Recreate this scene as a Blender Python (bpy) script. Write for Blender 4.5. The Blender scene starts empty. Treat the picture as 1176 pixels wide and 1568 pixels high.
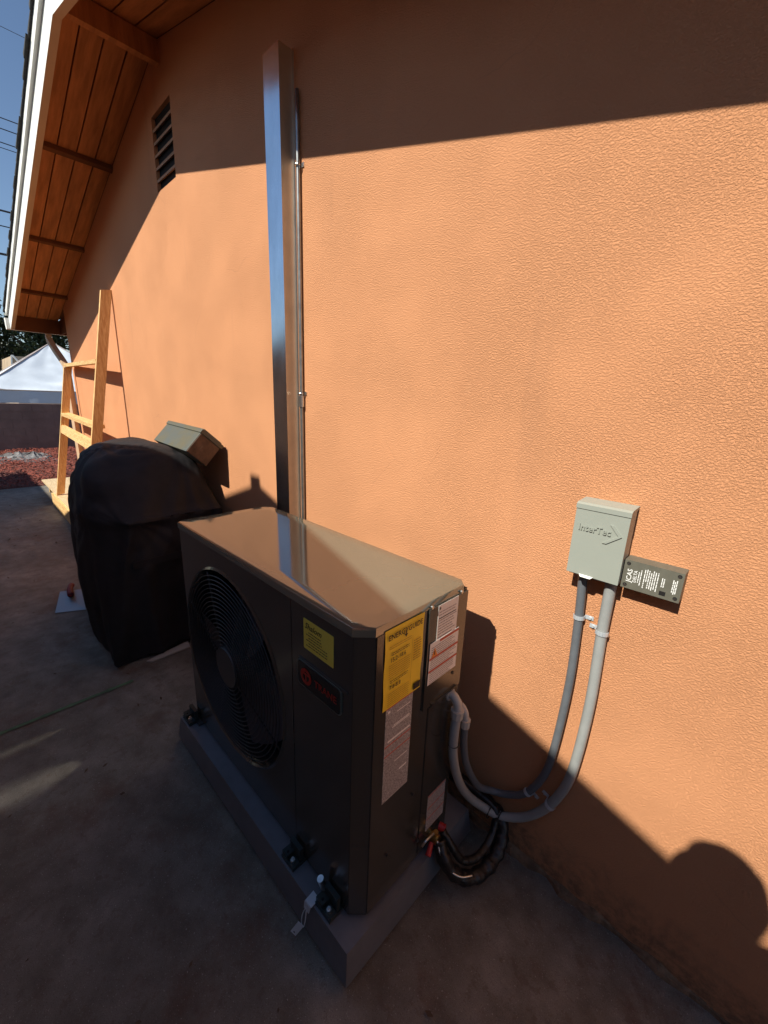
import bpy, bmesh, math, random
from mathutils import Vector, Matrix, noise
random.seed(7)
D = bpy.data
C = bpy.context.scene.collection
SC = bpy.context.scene
# ------------------------------------------------------------------ camera, light, exposure
cam = D.objects.new('camera', D.cameras.new('camera')); C.objects.link(cam); SC.camera = cam
cam.data.sensor_fit = 'HORIZONTAL'; cam.data.sensor_width = 36; cam.data.lens = 19.238
cam.data.clip_start = 0.02; cam.data.clip_end = 600
_R = Vector((.7141, .6990, .0380)); _F = Vector((-.6679, .6951, -.2655)).normalized()
_R = (_R - _F * _R.dot(_F)).normalized(); _U = _R.cross(_F)
cam.matrix_world = Matrix(((_R.x, _U.x, -_F.x, 0), (_R.y, _U.y, -_F.y, -1.158), (_R.z, _U.z, -_F.z, 1.55), (0, 0, 0, 1)))
SUN = Vector((0, 1, -1.03)).normalized()
w = D.worlds.new('World'); SC.world = w; w.use_nodes = True
nt = w.node_tree; nt.nodes.clear()
sky = nt.nodes.new('ShaderNodeTexSky'); sky.sky_type = 'NISHITA'; sky.sun_disc = False
sky.sun_elevation = math.asin(-SUN.z); sky.sun_rotation = math.radians(180)
sky.air_density = 1.0; sky.dust_density = .1; sky.ozone_density = 2.6
bg = nt.nodes.new('ShaderNodeBackground'); bg.inputs[1].default_value = 0.088
wo = nt.nodes.new('ShaderNodeOutputWorld')
nt.links.new(sky.outputs[0], bg.inputs[0]); nt.links.new(bg.outputs[0], wo.inputs[0])
sl = D.lights.new('sun', 'SUN'); sl.energy = 4.9; sl.angle = math.radians(.55); sl.color = (1, .96, .84)
so = D.objects.new('sun', sl); C.objects.link(so)
so.rotation_euler = SUN.to_track_quat('-Z', 'Y').to_euler(); so.location = (0, -6, 8)
SC.view_settings.view_transform = 'Standard'; SC.view_settings.look = 'None'
SC.view_settings.exposure = 0.47; SC.view_settings.gamma = 1
SC.view_settings.use_curve_mapping = False
SC.render.engine = 'CYCLES'
SC.cycles.max_bounces = 8; SC.cycles.diffuse_bounces = 5

# ------------------------------------------------------------------ materials
def mat(name, col, rough=.6, metal=0, spec=.5, ior=1.5, var=.0, vscale=3, vcol=None, bump=0, bscale=60, bdist=.002,
        stretch=(1, 1, 1), coat=0, emit=None, detail=5, rvar=0):
    m = D.materials.new(name); m.use_nodes = True; n = m.node_tree.nodes; L = m.node_tree.links
    b = n['Principled BSDF']
    b.inputs['Base Color'].default_value = (*col, 1); b.inputs['Roughness'].default_value = rough
    b.inputs['Metallic'].default_value = metal; b.inputs['IOR'].default_value = ior
    b.inputs['Specular IOR Level'].default_value = spec
    b.inputs['Coat Weight'].default_value = coat; b.inputs['Coat Roughness'].default_value = .08
    tc = n.new('ShaderNodeTexCoord'); mp = n.new('ShaderNodeMapping'); mp.inputs['Scale'].default_value = stretch
    L.new(tc.outputs['Object'], mp.inputs[0])
    if var or vcol:
        t = n.new('ShaderNodeTexNoise'); t.inputs['Scale'].default_value = vscale; t.inputs['Detail'].default_value = detail
        t.inputs['Roughness'].default_value = .6
        L.new(mp.outputs[0], t.inputs[0])
        r = n.new('ShaderNodeValToRGB'); r.color_ramp.elements[0].position = .35; r.color_ramp.elements[1].position = .68
        c0 = vcol if vcol else tuple(c * (1 - var) for c in col)
        c1 = col if vcol else tuple(min(1, c * (1 + var)) for c in col)
        r.color_ramp.elements[0].color = (*c0, 1); r.color_ramp.elements[1].color = (*c1, 1)
        L.new(t.outputs[0], r.inputs[0]); L.new(r.outputs[0], b.inputs['Base Color'])
        if rvar:
            q = n.new('ShaderNodeMapRange'); q.inputs[3].default_value = rough - rvar; q.inputs[4].default_value = rough + rvar
            L.new(t.outputs[0], q.inputs[0]); L.new(q.outputs[0], b.inputs['Roughness'])
    if bump:
        t = n.new('ShaderNodeTexNoise'); t.inputs['Scale'].default_value = bscale; t.inputs['Detail'].default_value = 4
        L.new(mp.outputs[0], t.inputs[0])
        bp = n.new('ShaderNodeBump'); bp.inputs['Strength'].default_value = bump; bp.inputs['Distance'].default_value = bdist
        L.new(t.outputs[0], bp.inputs['Height']); L.new(bp.outputs[0], b.inputs['Normal'])
    return m

def stucco():
    m = D.materials.new('stucco_paint'); m.use_nodes = True; n = m.node_tree.nodes; L = m.node_tree.links
    b = n['Principled BSDF']; b.inputs['Roughness'].default_value = .85; b.inputs['Specular IOR Level'].default_value = .25
    tc = n.new('ShaderNodeTexCoord')
    def noi(s, d=4, r=.55, st=(1, 1, 1), dist=0):
        mp = n.new('ShaderNodeMapping'); mp.inputs['Scale'].default_value = st; L.new(tc.outputs['Object'], mp.inputs[0])
        t = n.new('ShaderNodeTexNoise'); t.inputs['Scale'].default_value = s; t.inputs['Detail'].default_value = d
        t.inputs['Roughness'].default_value = r; t.inputs['Distortion'].default_value = dist
        L.new(mp.outputs[0], t.inputs[0]); return t.outputs[0]
    def math_(op, a, c=None, v=.5):
        q = n.new('ShaderNodeMath'); q.operation = op
        for i, x in enumerate((a, c)):
            if x is None: q.inputs[i].default_value = v
            elif isinstance(x, (int, float)): q.inputs[i].default_value = x
            else: L.new(x, q.inputs[i])
        return q.outputs[0]
    # colour: broad weathering and fine mottling of the paint
    r = n.new('ShaderNodeValToRGB'); r.color_ramp.elements[0].position = .3; r.color_ramp.elements[1].position = .75
    r.color_ramp.elements[0].color = (.655, .301, .148, 1); r.color_ramp.elements[1].color = (.69, .322, .160, 1)
    L.new(noi(1.7, 6, .6), r.inputs[0])
    r2 = n.new('ShaderNodeValToRGB'); r2.color_ramp.elements[0].position = .62; r2.color_ramp.elements[1].position = .78
    r2.color_ramp.elements[0].color = (0, 0, 0, 1); r2.color_ramp.elements[1].color = (1, 1, 1, 1)
    L.new(noi(9, 7, .7, (1.2, 1, .6)), r2.inputs[0])
    mx = n.new('ShaderNodeMixRGB'); mx.inputs[2].default_value = (.70, .37, .20, 1)
    L.new(math_('MULTIPLY', r2.outputs[0], .35), mx.inputs[0]); L.new(r.outputs[0], mx.inputs[1])
    def mixc(f, a, c, typ='MIX'):
        q = n.new('ShaderNodeMixRGB'); q.blend_type = typ; L.new(f, q.inputs[0]); L.new(a, q.inputs[1]); q.inputs[2].default_value = (*c, 1); return q.outputs[0]
    def rng(f, a, c, d=0, e=1):
        q = n.new('ShaderNodeMapRange'); q.inputs[1].default_value = a; q.inputs[2].default_value = c; q.inputs[3].default_value = d; q.inputs[4].default_value = e; L.new(f, q.inputs[0]); return q.outputs[0]
    col = mixc(rng(noi(115, 4, .75), .61, .72, 0, .38), mx.outputs[0], (.36, .15, .075))  # dark specks painted for the shade in stucco pits
    sp_ = n.new('ShaderNodeSeparateXYZ'); L.new(tc.outputs['Object'], sp_.inputs[0])
    low = rng(math_('ADD', sp_.outputs[2], math_('MULTIPLY', noi(7, 6, .75), -.38)), -.16, .03, 1, 0)
    col = mixc(math_('MULTIPLY', low, rng(noi(30, 4, .7), .4, .6, .2, .8)), col, (.20, .115, .07))
    drip = math_('MULTIPLY', rng(noi(5, 4, .6, (1, 1, .10)), .60, .72, 0, .28), rng(noi(1.3, 2), .45, .6))
    col = mixc(drip, col, (.46, .22, .12))
    vo = n.new('ShaderNodeTexVoronoi'); vo.feature = 'DISTANCE_TO_EDGE'; vo.inputs['Scale'].default_value = .75
    wq = n.new('ShaderNodeMixRGB'); wq.inputs[0].default_value = .12; L.new(tc.outputs['Object'], wq.inputs[1])
    wn = n.new('ShaderNodeTexNoise'); wn.inputs['Scale'].default_value = 5; wn.inputs['Detail'].default_value = 6; L.new(tc.outputs['Object'], wn.inputs[0]); L.new(wn.outputs['Color'], wq.inputs[2]); L.new(wq.outputs[0], vo.inputs[0])
    crack = math_('MULTIPLY', rng(vo.outputs['Distance'], .0, .0016, .22, 0), rng(noi(1.9, 3), .50, .58))
    col = mixc(crack, col, (.26, .11, .06))
    L.new(col, b.inputs['Base Color'])
    # relief: trowelled pebbly coat, smoother patches, gentle waviness
    peb = rng(noi(190, 4, .65, (.9, 1, 1.25), 0), .42, .60)
    ridge = math_('ABSOLUTE', math_('SUBTRACT', noi(120, 3, .6, (.9, 1, 1.2), 0), .5))
    patch = n.new('ShaderNodeMapRange'); patch.inputs[1].default_value = .38; patch.inputs[2].default_value = .6
    patch.inputs[3].default_value = .65; patch.inputs[4].default_value = 1.0; L.new(noi(2.3, 3), patch.inputs[0])
    h = math_('ADD', math_('MULTIPLY', peb, .42), math_('MULTIPLY', ridge, -.35))
    h = math_('MULTIPLY', h, patch.outputs[0])
    h = math_('ADD', h, math_('MULTIPLY', noi(420, 3, .7), .30))
    bp = n.new('ShaderNodeBump'); bp.inputs['Strength'].default_value = 1.0; bp.inputs['Distance'].default_value = .0042
    L.new(h, bp.inputs['Height'])
    bp2 = n.new('ShaderNodeBump'); bp2.inputs['Strength'].default_value = .08; bp2.inputs['Distance'].default_value = .03
    L.new(noi(3.0, 3), bp2.inputs['Height']); L.new(bp2.outputs[0], bp.inputs['Normal'])
    L.new(bp.outputs[0], b.inputs['Normal'])
    return m

def concrete():
    m = D.materials.new('patio_concrete'); m.use_nodes = True; n = m.node_tree.nodes; L = m.node_tree.links
    b = n['Principled BSDF']; b.inputs['Roughness'].default_value = .72; b.inputs['Specular IOR Level'].default_value = .35
    tc = n.new('ShaderNodeTexCoord')
    def noi(s, d=6, r=.6, st=(1, 1, 1)):
        mp = n.new('ShaderNodeMapping'); mp.inputs['Scale'].default_value = st; L.new(tc.outputs['Object'], mp.inputs[0])
        t = n.new('ShaderNodeTexNoise'); t.inputs['Scale'].default_value = s; t.inputs['Detail'].default_value = d
        t.inputs['Roughness'].default_value = r; L.new(mp.outputs[0], t.inputs[0]); return t.outputs[0]
    def ramp(f, p0, p1, c0, c1):
        r = n.new('ShaderNodeValToRGB'); r.color_ramp.elements[0].position = p0; r.color_ramp.elements[1].position = p1
        r.color_ramp.elements[0].color = (*c0, 1); r.color_ramp.elements[1].color = (*c1, 1); L.new(f, r.inputs[0]); return r.outputs[0]
    def mix(f, a, c, typ='MIX'):
        q = n.new('ShaderNodeMixRGB'); q.blend_type = typ
        if isinstance(f, float): q.inputs[0].default_value = f
        else: L.new(f, q.inputs[0])
        L.new(a, q.inputs[1])
        if isinstance(c, tuple): q.inputs[2].default_value = (*c, 1)
        else: L.new(c, q.inputs[2])
        return q.outputs[0]
    base = ramp(noi(1.1), .3, .72, (.150, .128, .104), (.325, .298, .26))
    base = mix(.65, base, ramp(noi(9),   .35, .7, (.36, .32, .27), (1, 1, 1)), 'MULTIPLY')
    base = mix(ramp(noi(3.2, 7, .7), .53, .66, (0, 0, 0), (.75, .75, .75)), base, (.13, .075, .05))      # rust and soil stains, contrast raised to suggest dappled light
    base = mix(ramp(noi(70, 3, .7), .62, .72, (0, 0, 0), (.55, .55, .55)), base, (.10, .085, .07))    # pits and grit
    base = mix(ramp(noi(150, 2, .5), .66, .74, (0, 0, 0), (.5, .5, .5)), base, (.5, .48, .44))
    L.new(base, b.inputs['Base Color'])
    q = n.new('ShaderNodeMapRange'); q.inputs[3].default_value = .5; q.inputs[4].default_value = .85; L.new(noi(5), q.inputs[0]); L.new(q.outputs[0], b.inputs['Roughness'])
    base = mix(ramp(noi(420, 2, .6), .58, .66, (0, 0, 0), (.75, .75, .75)), base, (.06, .05, .042)); base = mix(ramp(noi(300, 3, .6), .64, .70, (0, 0, 0), (.6, .6, .6)), base, (.52, .49, .44))
    base = mix(ramp(noi(22, 5, .75), .56, .60, (0, 0, 0), (.45, .45, .45)), base, (.12, .085, .06)); L.new(base, b.inputs['Base Color'])
    bp = n.new('ShaderNodeBump'); bp.inputs['Strength'].default_value = .9; bp.inputs['Distance'].default_value = .004
    L.new(noi(120, 6, .8), bp.inputs['Height']); L.new(bp.outputs[0], b.inputs['Normal'])
    return m

def wood(name, st, c0=(.60, .33, .12), c1=(.80, .55, .25)):
    m = D.materials.new(name); m.use_nodes = True; n = m.node_tree.nodes; L = m.node_tree.links
    b = n['Principled BSDF']; b.inputs['Roughness'].default_value = .6
    tc = n.new('ShaderNodeTexCoord'); mp = n.new('ShaderNodeMapping'); mp.inputs['Scale'].default_value = st
    L.new(tc.outputs['Object'], mp.inputs[0])
    t = n.new('ShaderNodeTexNoise'); t.inputs['Scale'].default_value = 9; t.inputs['Detail'].default_value = 6; t.inputs['Distortion'].default_value = 1.2
    L.new(mp.outputs[0], t.inputs[0])
    r = n.new('ShaderNodeValToRGB'); r.color_ramp.elements[0].position = .35; r.color_ramp.elements[1].position = .62
    r.color_ramp.elements[0].color = (*c0, 1); r.color_ramp.elements[1].color = (*c1, 1); L.new(t.outputs[0], r.inputs[0])
    v = n.new('ShaderNodeTexVoronoi'); v.inputs['Scale'].default_value = 3.5; L.new(tc.outputs['Object'], v.inputs[0])
    r2 = n.new('ShaderNodeValToRGB'); r2.color_ramp.elements[0].position = .03; r2.color_ramp.elements[1].position = .07
    r2.color_ramp.elements[0].color = (.35, .18, .08, 1); r2.color_ramp.elements[1].color = (1, 1, 1, 1); L.new(v.outputs['Distance'], r2.inputs[0])
    mx = n.new('ShaderNodeMixRGB'); mx.blend_type = 'MULTIPLY'; mx.inputs[0].default_value = .8
    L.new(r.outputs[0], mx.inputs[1]); L.new(r2.outputs[0], mx.inputs[2]); L.new(mx.outputs[0], b.inputs['Base Color'])
    return m

M = {}
M['stucco'] = stucco(); M['concrete'] = concrete()
M['wood_z'] = wood('pine_upright', (8, 8, 1)); M['wood_x'] = wood('pine_level', (1, 8, 8))
M['plywood'] = wood('plywood', (1, 6, 6), (.52, .36, .19), (.68, .52, .32))
M['soffit'] = mat('soffit_paint', (.44, .165, .055), .75, var=.25, vscale=6, stretch=(.5, 4, .5), bump=.25, bscale=40, spec=.25)
M['eave_dark'] = mat('dark_eave_paint', (.15, .055, .022), .8, var=.2, spec=.2)
M['white_trim'] = mat('white_trim_paint', (.80, .79, .74), .55, var=.05, vscale=5, bump=.1)
M['trim_under'] = mat('tan_trim', (.58, .40, .26), .6, var=.1)
M['shingle'] = mat('asphalt_shingle', (.05, .05, .052), .95, var=.4, vscale=60, bump=.6, bscale=200)
M['galv'] = mat('galvanized_steel', (.74, .77, .80), .17, metal=1, var=.10, vscale=10, stretch=(1, 1, .35), rvar=.05, bump=.05, bscale=20, bdist=.001)
M['galv_side'] = mat('galvanized_steel_wall_tinted', (.60, .50, .38), .5, metal=.75, var=.08, vscale=10)  # warm tint paints in the lit wall's reflection on the channel side
M['dull_red'] = mat('dull_red_plastic', (.20, .014, .02), .6)
M['clip'] = mat('bright_zinc', (.62, .66, .70), .3, metal=.35)
M['pipe'] = mat('dull_emt_pipe', (.36, .37, .36), .38, metal=.9, var=.2, vscale=20)
M['galv_rough'] = mat('zinc_plated_steel', (.62, .62, .6), .33, metal=1, var=.15, vscale=30)
M['ac_top_lit'] = mat('taupe_powder_coat_sunlit', (.120, .128, .098), .085, ior=2.7, bump=.015, bscale=500, bdist=.0004, var=.04, vscale=2)  # same coat as the sides, lightened to paint in sun on the top
M['ac_side'] = mat('taupe_powder_coat_shaded', (.044, .041, .035), .17, ior=1.75, bump=.03, bscale=500, bdist=.0005)  # darker copy of the top's coat, with shade painted in
M['ac_dark'] = mat('black_plastic_grille', (.035, .035, .038), .35)
M['ac_inner'] = mat('fan_shroud_plastic', (.008, .008, .010), .5)
M['blade'] = mat('fan_blade_plastic', (.085, .09, .11), .32)
M['fin'] = mat('aluminium_fins', (.22, .22, .23), .4, metal=.8)
M['pad'] = mat('grey_pad_plastic', (.13, .135, .15), .34, var=.12, vscale=12, bump=.15, bscale=150)
M['rubber'] = mat('black_rubber', (.012, .013, .012), .55)
M['bracket'] = mat('dark_green_black_bracket', (.018, .026, .024), .35, bump=.2)
M['yellow'] = mat('yellow_label_paper', (.92, .64, .035), .55, var=.04, vscale=20)
M['yellow_stk'] = mat('yellow_sticker', (.80, .68, .10), .4)
M['cream'] = mat('white_label_paper', (.86, .82, .77), .5)
M['greylab'] = mat('grey_label_print', (.40, .37, .36), .55, var=.5, vscale=220, detail=2)
M['ink'] = mat('black_ink', (.012, .01, .01), .6)
M['ink_soft'] = mat('faded_ink', (.45, .28, .03), .6)
M['red_ink'] = mat('red_ink', (.55, .10, .05), .6)
M['grey_ink'] = mat('grey_ink', (.36, .30, .28), .6)
M['orange_ink'] = mat('orange_ink', (.85, .30, .05), .6)
M['badge'] = mat('badge_black', (.012, .014, .015), .25)
M['badge_rim'] = mat('badge_rim_silver', (.22, .26, .25), .3, metal=.7)
M['badge_red'] = mat('badge_red', (.42, .022, .012), .4)
M['box_grey'] = mat('grey_enamel', (.31, .33, .29), .42, var=.03, vscale=4)
M['box_brown'] = mat('grey_plastic_case', (.125, .120, .095), .5, var=.08, vscale=50, bump=.15, bscale=300, bdist=.0006)
M['white_ink'] = mat('white_ink', (.82, .82, .80), .5)
M['conduit'] = mat('grey_flexible_conduit', (.31, .32, .315), .42, var=.06, vscale=25)
M['conduit_dk'] = mat('dark_grey_flexible_conduit', (.125, .135, .15), .42, var=.08, vscale=25)
M['fitting'] = mat('grey_pvc_fitting', (.44, .43, .40), .45)
M['tape'] = mat('black_pipe_insulation', (.012, .011, .011), .38, bump=.8, bscale=35, bdist=.01)
M['brass'] = mat('brass', (.60, .38, .12), .3, metal=1)
M['red_plastic'] = mat('red_plastic', (.38, .022, .022), .35)
M['cover'] = mat('black_cover_fabric', (.017, .015, .017), .7, var=.35, vscale=5, bump=.4, bscale=450, bdist=.0008, spec=.35)
M['ammo'] = mat('weathered_grey_green_metal', (.085, .098, .092), .5, var=.35, vscale=9, vcol=(.115, .10, .055), bump=.3, bscale=40)
M['ammo_end'] = mat('brown_mottled_metal', (.11, .06, .035), .6, var=.4, vscale=18, bump=.3)  # browner tone for the end face
M['steel_sheet'] = mat('dull_steel', (.34, .35, .36), .4, metal=.7)
M['mulch'] = mat('red_mulch', (.24, .055, .034), .9, var=.5, vscale=30)
M['mulch_bed'] = mat('mulch_soil', (.14, .045, .032), .95, var=.5, vscale=40, bump=1, bscale=60, bdist=.02)
M['soil'] = mat('dry_soil', (.22, .17, .12), .95, var=.3, vscale=.6)
M['leaf_dry'] = mat('dry_leaf', (.09, .055, .03), .8, var=.4)
M['block'] = mat('brown_block_wall', (.19, .135, .115), .9, var=.15, vscale=3, bump=.4, bscale=90)
M['tent'] = mat('white_canopy_fabric', (.60, .65, .72), .6, var=.04, bump=.15, bscale=6, bdist=.03)
M['tarp'] = mat('grey_plastic_sheet', (.16, .15, .145), .4, var=.7, vscale=5)
M['leaf'] = mat('dark_tree_leaf', (.035, .055, .022), .42, var=.5, vscale=1.5)
M['bark'] = mat('bark', (.10, .075, .055), .9, var=.3, bump=.5)
M['roof_tan'] = mat('tan_roof', (.38, .29, .2), .85, var=.15)
M['cable'] = mat('black_cable', (.012, .014, .02), .6)
M['skin'] = mat('skin', (.50, .28, .18), .5); M['shirt'] = mat('grey_shirt', (.15, .16, .18), .85, bump=.2, bscale=30)
M['jeans'] = mat('denim', (.05, .07, .12), .9, bump=.2, bscale=60); M['hair'] = mat('dark_hair', (.02, .014, .01), .6, bump=.6, bscale=90)
M['shoe'] = mat('shoe', (.03, .03, .03), .6); M['phone'] = mat('phone_case', (.01, .01, .012), .3)
M['eye'] = mat('eye_white', (.7, .7, .68), .2)
M['screen'] = mat('weathered_fence_board', (.20, .155, .115), .85, var=.25, stretch=(4, 4, .5), vscale=6)
M['slat'] = mat('vent_slat_paint', (.42, .24, .14), .7)
M['black'] = mat('attic_darkness', (.006, .005, .005), .9)  # black painted for the dark inside openings and holes
M['green'] = mat('green_laser_tint', (.085, .15, .075), .8, var=.3, vscale=15)
M['plaster'] = mat('crumbling_plaster', (.20, .12, .07), .95, var=.4, vscale=25, bump=1, bscale=60, bdist=.01)
M['cardboard'] = mat('pale_board', (.42, .38, .34), .8)

# ------------------------------------------------------------------ helpers
def link(name, me, m, parent=None, smooth=False):
    if m is not None and len(me.materials) == 0:
        for x in (m if isinstance(m, (list, tuple)) else [m]): me.materials.append(x)
    if smooth:
        for p in me.polygons: p.use_smooth = True
    o = D.objects.new(name, me); C.objects.link(o)
    if parent:
        o.parent = parent; o.matrix_parent_inverse = ROOT[parent.name].inverted()
        ROOT[o.name] = Matrix.Identity(4)
    return o
ROOT = {}
def obj(name, bm, m, parent=None, smooth=False, bev=0, seg=2):
    if bev: bmesh.ops.bevel(bm, geom=[e for e in bm.edges if e.calc_face_angle(0) > .5], offset=bev, segments=seg, affect='EDGES', profile=.5)
    bmesh.ops.recalc_face_normals(bm, faces=bm.faces)
    me = D.meshes.new(name); bm.to_mesh(me); bm.free()
    o = link(name, me, m, parent, smooth)
    if parent is None: ROOT[o.name] = Matrix.Identity(4)
    return o
def tag(o, label, cat, group=None):
    o['label'] = label; o['category'] = cat
    if group: o['group'] = group
    return o
def struct(o, kind='structure'): o['kind'] = kind; return o
def thing(name, loc, label, cat, group=None):
    o = D.objects.new(name, None); C.objects.link(o); o.location = loc; o.empty_display_size = .1
    ROOT[o.name] = Matrix.Translation(loc)
    return tag(o, label, cat, group)
def BM(): return bmesh.new()
def box(bm, x0, x1, y0, y1, z0, z1, mi=0):
    v = [bm.verts.new((x, y, z)) for x in (x0, x1) for y in (y0, y1) for z in (z0, z1)]
    for f in ((0, 1, 3, 2), (4, 6, 7, 5), (0, 4, 5, 1), (2, 3, 7, 6), (0, 2, 6, 4), (1, 5, 7, 3)):
        bm.faces.new([v[i] for i in f]).material_index = mi
    return v
def bx(*a):
    b = BM(); box(b, *a); return b
def beam(bm, A, B, u, v):
    A, B, u, v = map(Vector, (A, B, u, v)); vs = []
    for P in (A, B):
        for s, t in ((0, 0), (1, 0), (1, 1), (0, 1)): vs.append(bm.verts.new(P + u * s + v * t))
    for f in ((0, 1, 2, 3), (7, 6, 5, 4), (0, 4, 5, 1), (1, 5, 6, 2), (2, 6, 7, 3), (3, 7, 4, 0)): bm.faces.new([vs[i] for i in f])
    return vs
def prism(bm, pts, d):          # pts: loop of 3-D points, extruded by d
    d = Vector(d); a = [bm.verts.new(Vector(p)) for p in pts]; b = [bm.verts.new(Vector(p) + d) for p in pts]
    bm.faces.new(a); bm.faces.new(b[::-1]); n = len(a)
    for i in range(n): bm.faces.new((a[i], b[i], b[(i + 1) % n], a[(i + 1) % n]))
def catmull(P, n=8):
    P = [Vector(p) for p in P]; out = []
    for i in range(len(P) - 1):
        p0 = P[max(i - 1, 0)]; p1 = P[i]; p2 = P[i + 1]; p3 = P[min(i + 2, len(P) - 1)]
        for k in range(n):
            t = k / n
            out.append(.5 * ((2 * p1) + (p2 - p0) * t + (2 * p0 - 5 * p1 + 4 * p2 - p3) * t * t + (3 * p1 - p0 - 3 * p2 + p3) * t ** 3))
    return out + [P[-1]]
def tube(bm, P, r, seg=12, closed=False, cap=True, rf=None):
    P = [Vector(p) for p in P]; N = len(P); rings = []; up = None
    for i, p in enumerate(P):
        t = (P[(i + 1) % N] - P[i - 1]) if closed else (P[min(i + 1, N - 1)] - P[max(i - 1, 0)])
        t.normalize()
        if up is None: up = t.orthogonal().normalized()
        up = (up - t * up.dot(t)).normalized(); s = t.cross(up)
        rr = rf(i, N) if rf else r
        rings.append([bm.verts.new(p + (up * math.cos(a) + s * math.sin(a)) * rr) for a in [2 * math.pi * k / seg for k in range(seg)]])
    for i in range(N if closed else N - 1):
        a, b = rings[i], rings[(i + 1) % N]
        for k in range(seg): bm.faces.new((a[k], a[(k + 1) % seg], b[(k + 1) % seg], b[k]))
    if not closed and cap: bm.faces.new(rings[0][::-1]); bm.faces.new(rings[-1])
def cyl(bm, c, r, d, seg=20, r2=None):
    c = Vector(c); d = Vector(d); t = d.normalized(); u = t.orthogonal().normalized(); s = t.cross(u); r2 = r if r2 is None else r2
    a = [bm.verts.new(c + (u * math.cos(x) + s * math.sin(x)) * r) for x in [2 * math.pi * k / seg for k in range(seg)]]
    b = [bm.verts.new(c + d + (u * math.cos(x) + s * math.sin(x)) * r2) for x in [2 * math.pi * k / seg for k in range(seg)]]
    bm.faces.new(a[::-1]); bm.faces.new(b)
    for k in range(seg): bm.faces.new((a[k], a[(k + 1) % seg], b[(k + 1) % seg], b[k]))
# flat print: O = plane origin, U = right, V = up, N = out of the plane (unit vectors); coordinates in metres
def print_text(bm, s, O, U, V, N, x, y, size, align='LEFT', lift=.0012, mi=0, sx=1, shear=0):
    cu = D.curves.new('lettering', 'FONT'); cu.body = s; cu.size = size; cu.align_x = align; cu.resolution_u = 2; cu.shear = shear
    cu.offset = size * .012
    t = D.objects.new('lettering', cu); C.objects.link(t)
    me = t.to_mesh(); vs = []
    for v in me.vertices: vs.append(bm.verts.new(O + U * (x + v.co.x * sx) + V * (y + v.co.y) + N * lift))
    for p in me.polygons:
        try: bm.faces.new([vs[i] for i in p.vertices]).material_index = mi
        except ValueError: pass
    t.to_mesh_clear(); D.objects.remove(t); D.curves.remove(cu)
def quad(bm, O, U, V, N, x0, x1, y0, y1, lift=.001, mi=0):
    f = bm.faces.new([bm.verts.new(O + U * x + V * y + N * lift) for x, y in ((x0, y0), (x1, y0), (x1, y1), (x0, y1))]); f.material_index = mi
def wordline(bm, O, U, V, N, x0, x1, y, h, lift=.0012, mi=0):      # a line of print too small to read
    x = x0
    while x < x1 - h:
        wd = min(random.uniform(1.5, 6) * h, x1 - x); quad(bm, O, U, V, N, x, x + wd, y, y + h, lift, mi); x += wd + h * .7
def printed(name, bm, m, parent):
    multi = len(bm.faces) > 1
    me = D.meshes.new(name); bm.to_mesh(me); bm.free(); o = link(name, me, m, parent)
    if multi: o['kind'] = 'stuff'
    return o

# ------------------------------------------------------------------ ground
b = BM(); n = 60
b.faces.new([b.verts.new(p) for p in ((-300, -300, -.05), (300, -300, -.05), (300, 300, -.05), (-300, 300, -.05))])
struct(obj('ground', b, M['soil']))
b = BM(); xs = [-8.4 + i * (4.2 + 8.4) / 80 for i in range(81)]
top = [b.verts.new((x, 0.0, 0)) for x in xs]; bot = [b.verts.new((x, -6, 0)) for x in xs]
top[0].co.x = bot[0].co.x = -8.4
for i in range(80): b.faces.new((bot[i], bot[i + 1], top[i + 1], top[i]))
lo = [b.verts.new((-8.4, y, -.1)) for y in (-6, 0)]; b.faces.new((bot[0], top[0], lo[1], lo[0]))
struct(obj('concrete_patio', b, M['concrete']))
# wall foot: crumbling plaster lip
b = BM(); prev = None; x = -6.7
while x < 3.5:
    d = .012 + .014 * noise.noise(Vector((x * 9, 0, 0))) + .008 * noise.noise(Vector((x * 41, 3, 0)))
    if -.75 < x < -.1: d += .016 * max(0, noise.noise(Vector((x * 16, 7, 0))) + .45)
    h = .020 + .02 * noise.noise(Vector((x * 13, 5, 0)))
    cur = [b.verts.new((x, .002, .0)), b.verts.new((x, -max(.004, d), 0)), b.verts.new((x, -max(.003, d * .7), max(.006, h * .7))), b.verts.new((x, .002, max(.012, h)))]
    if prev:
        for i in range(3): b.faces.new((prev[i], prev[i + 1], cur[i + 1], cur[i]))
    prev = cur; x += .025
foot = b
# green strip painted on the slab to stand for a laser line
b = BM()
for i in range(40):
    y = -1.35 + i * .0165; wv = .006 + .003 * noise.noise(Vector((y * 30, 0, 0)))
    if i: b.faces.new((pv[0], pv[1], q1 := b.verts.new((-2.30 + wv * 1.8, y, .004)), q0 := b.verts.new((-2.30 - wv * 1.8, y, .004))))
    else: q0, q1 = b.verts.new((-2.30 - wv * 1.8, y, .004)), b.verts.new((-2.30 + wv * 1.8, y, .004))
    pv = (q0, q1)
struct(obj('laser_line', b, M['green']))
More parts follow.
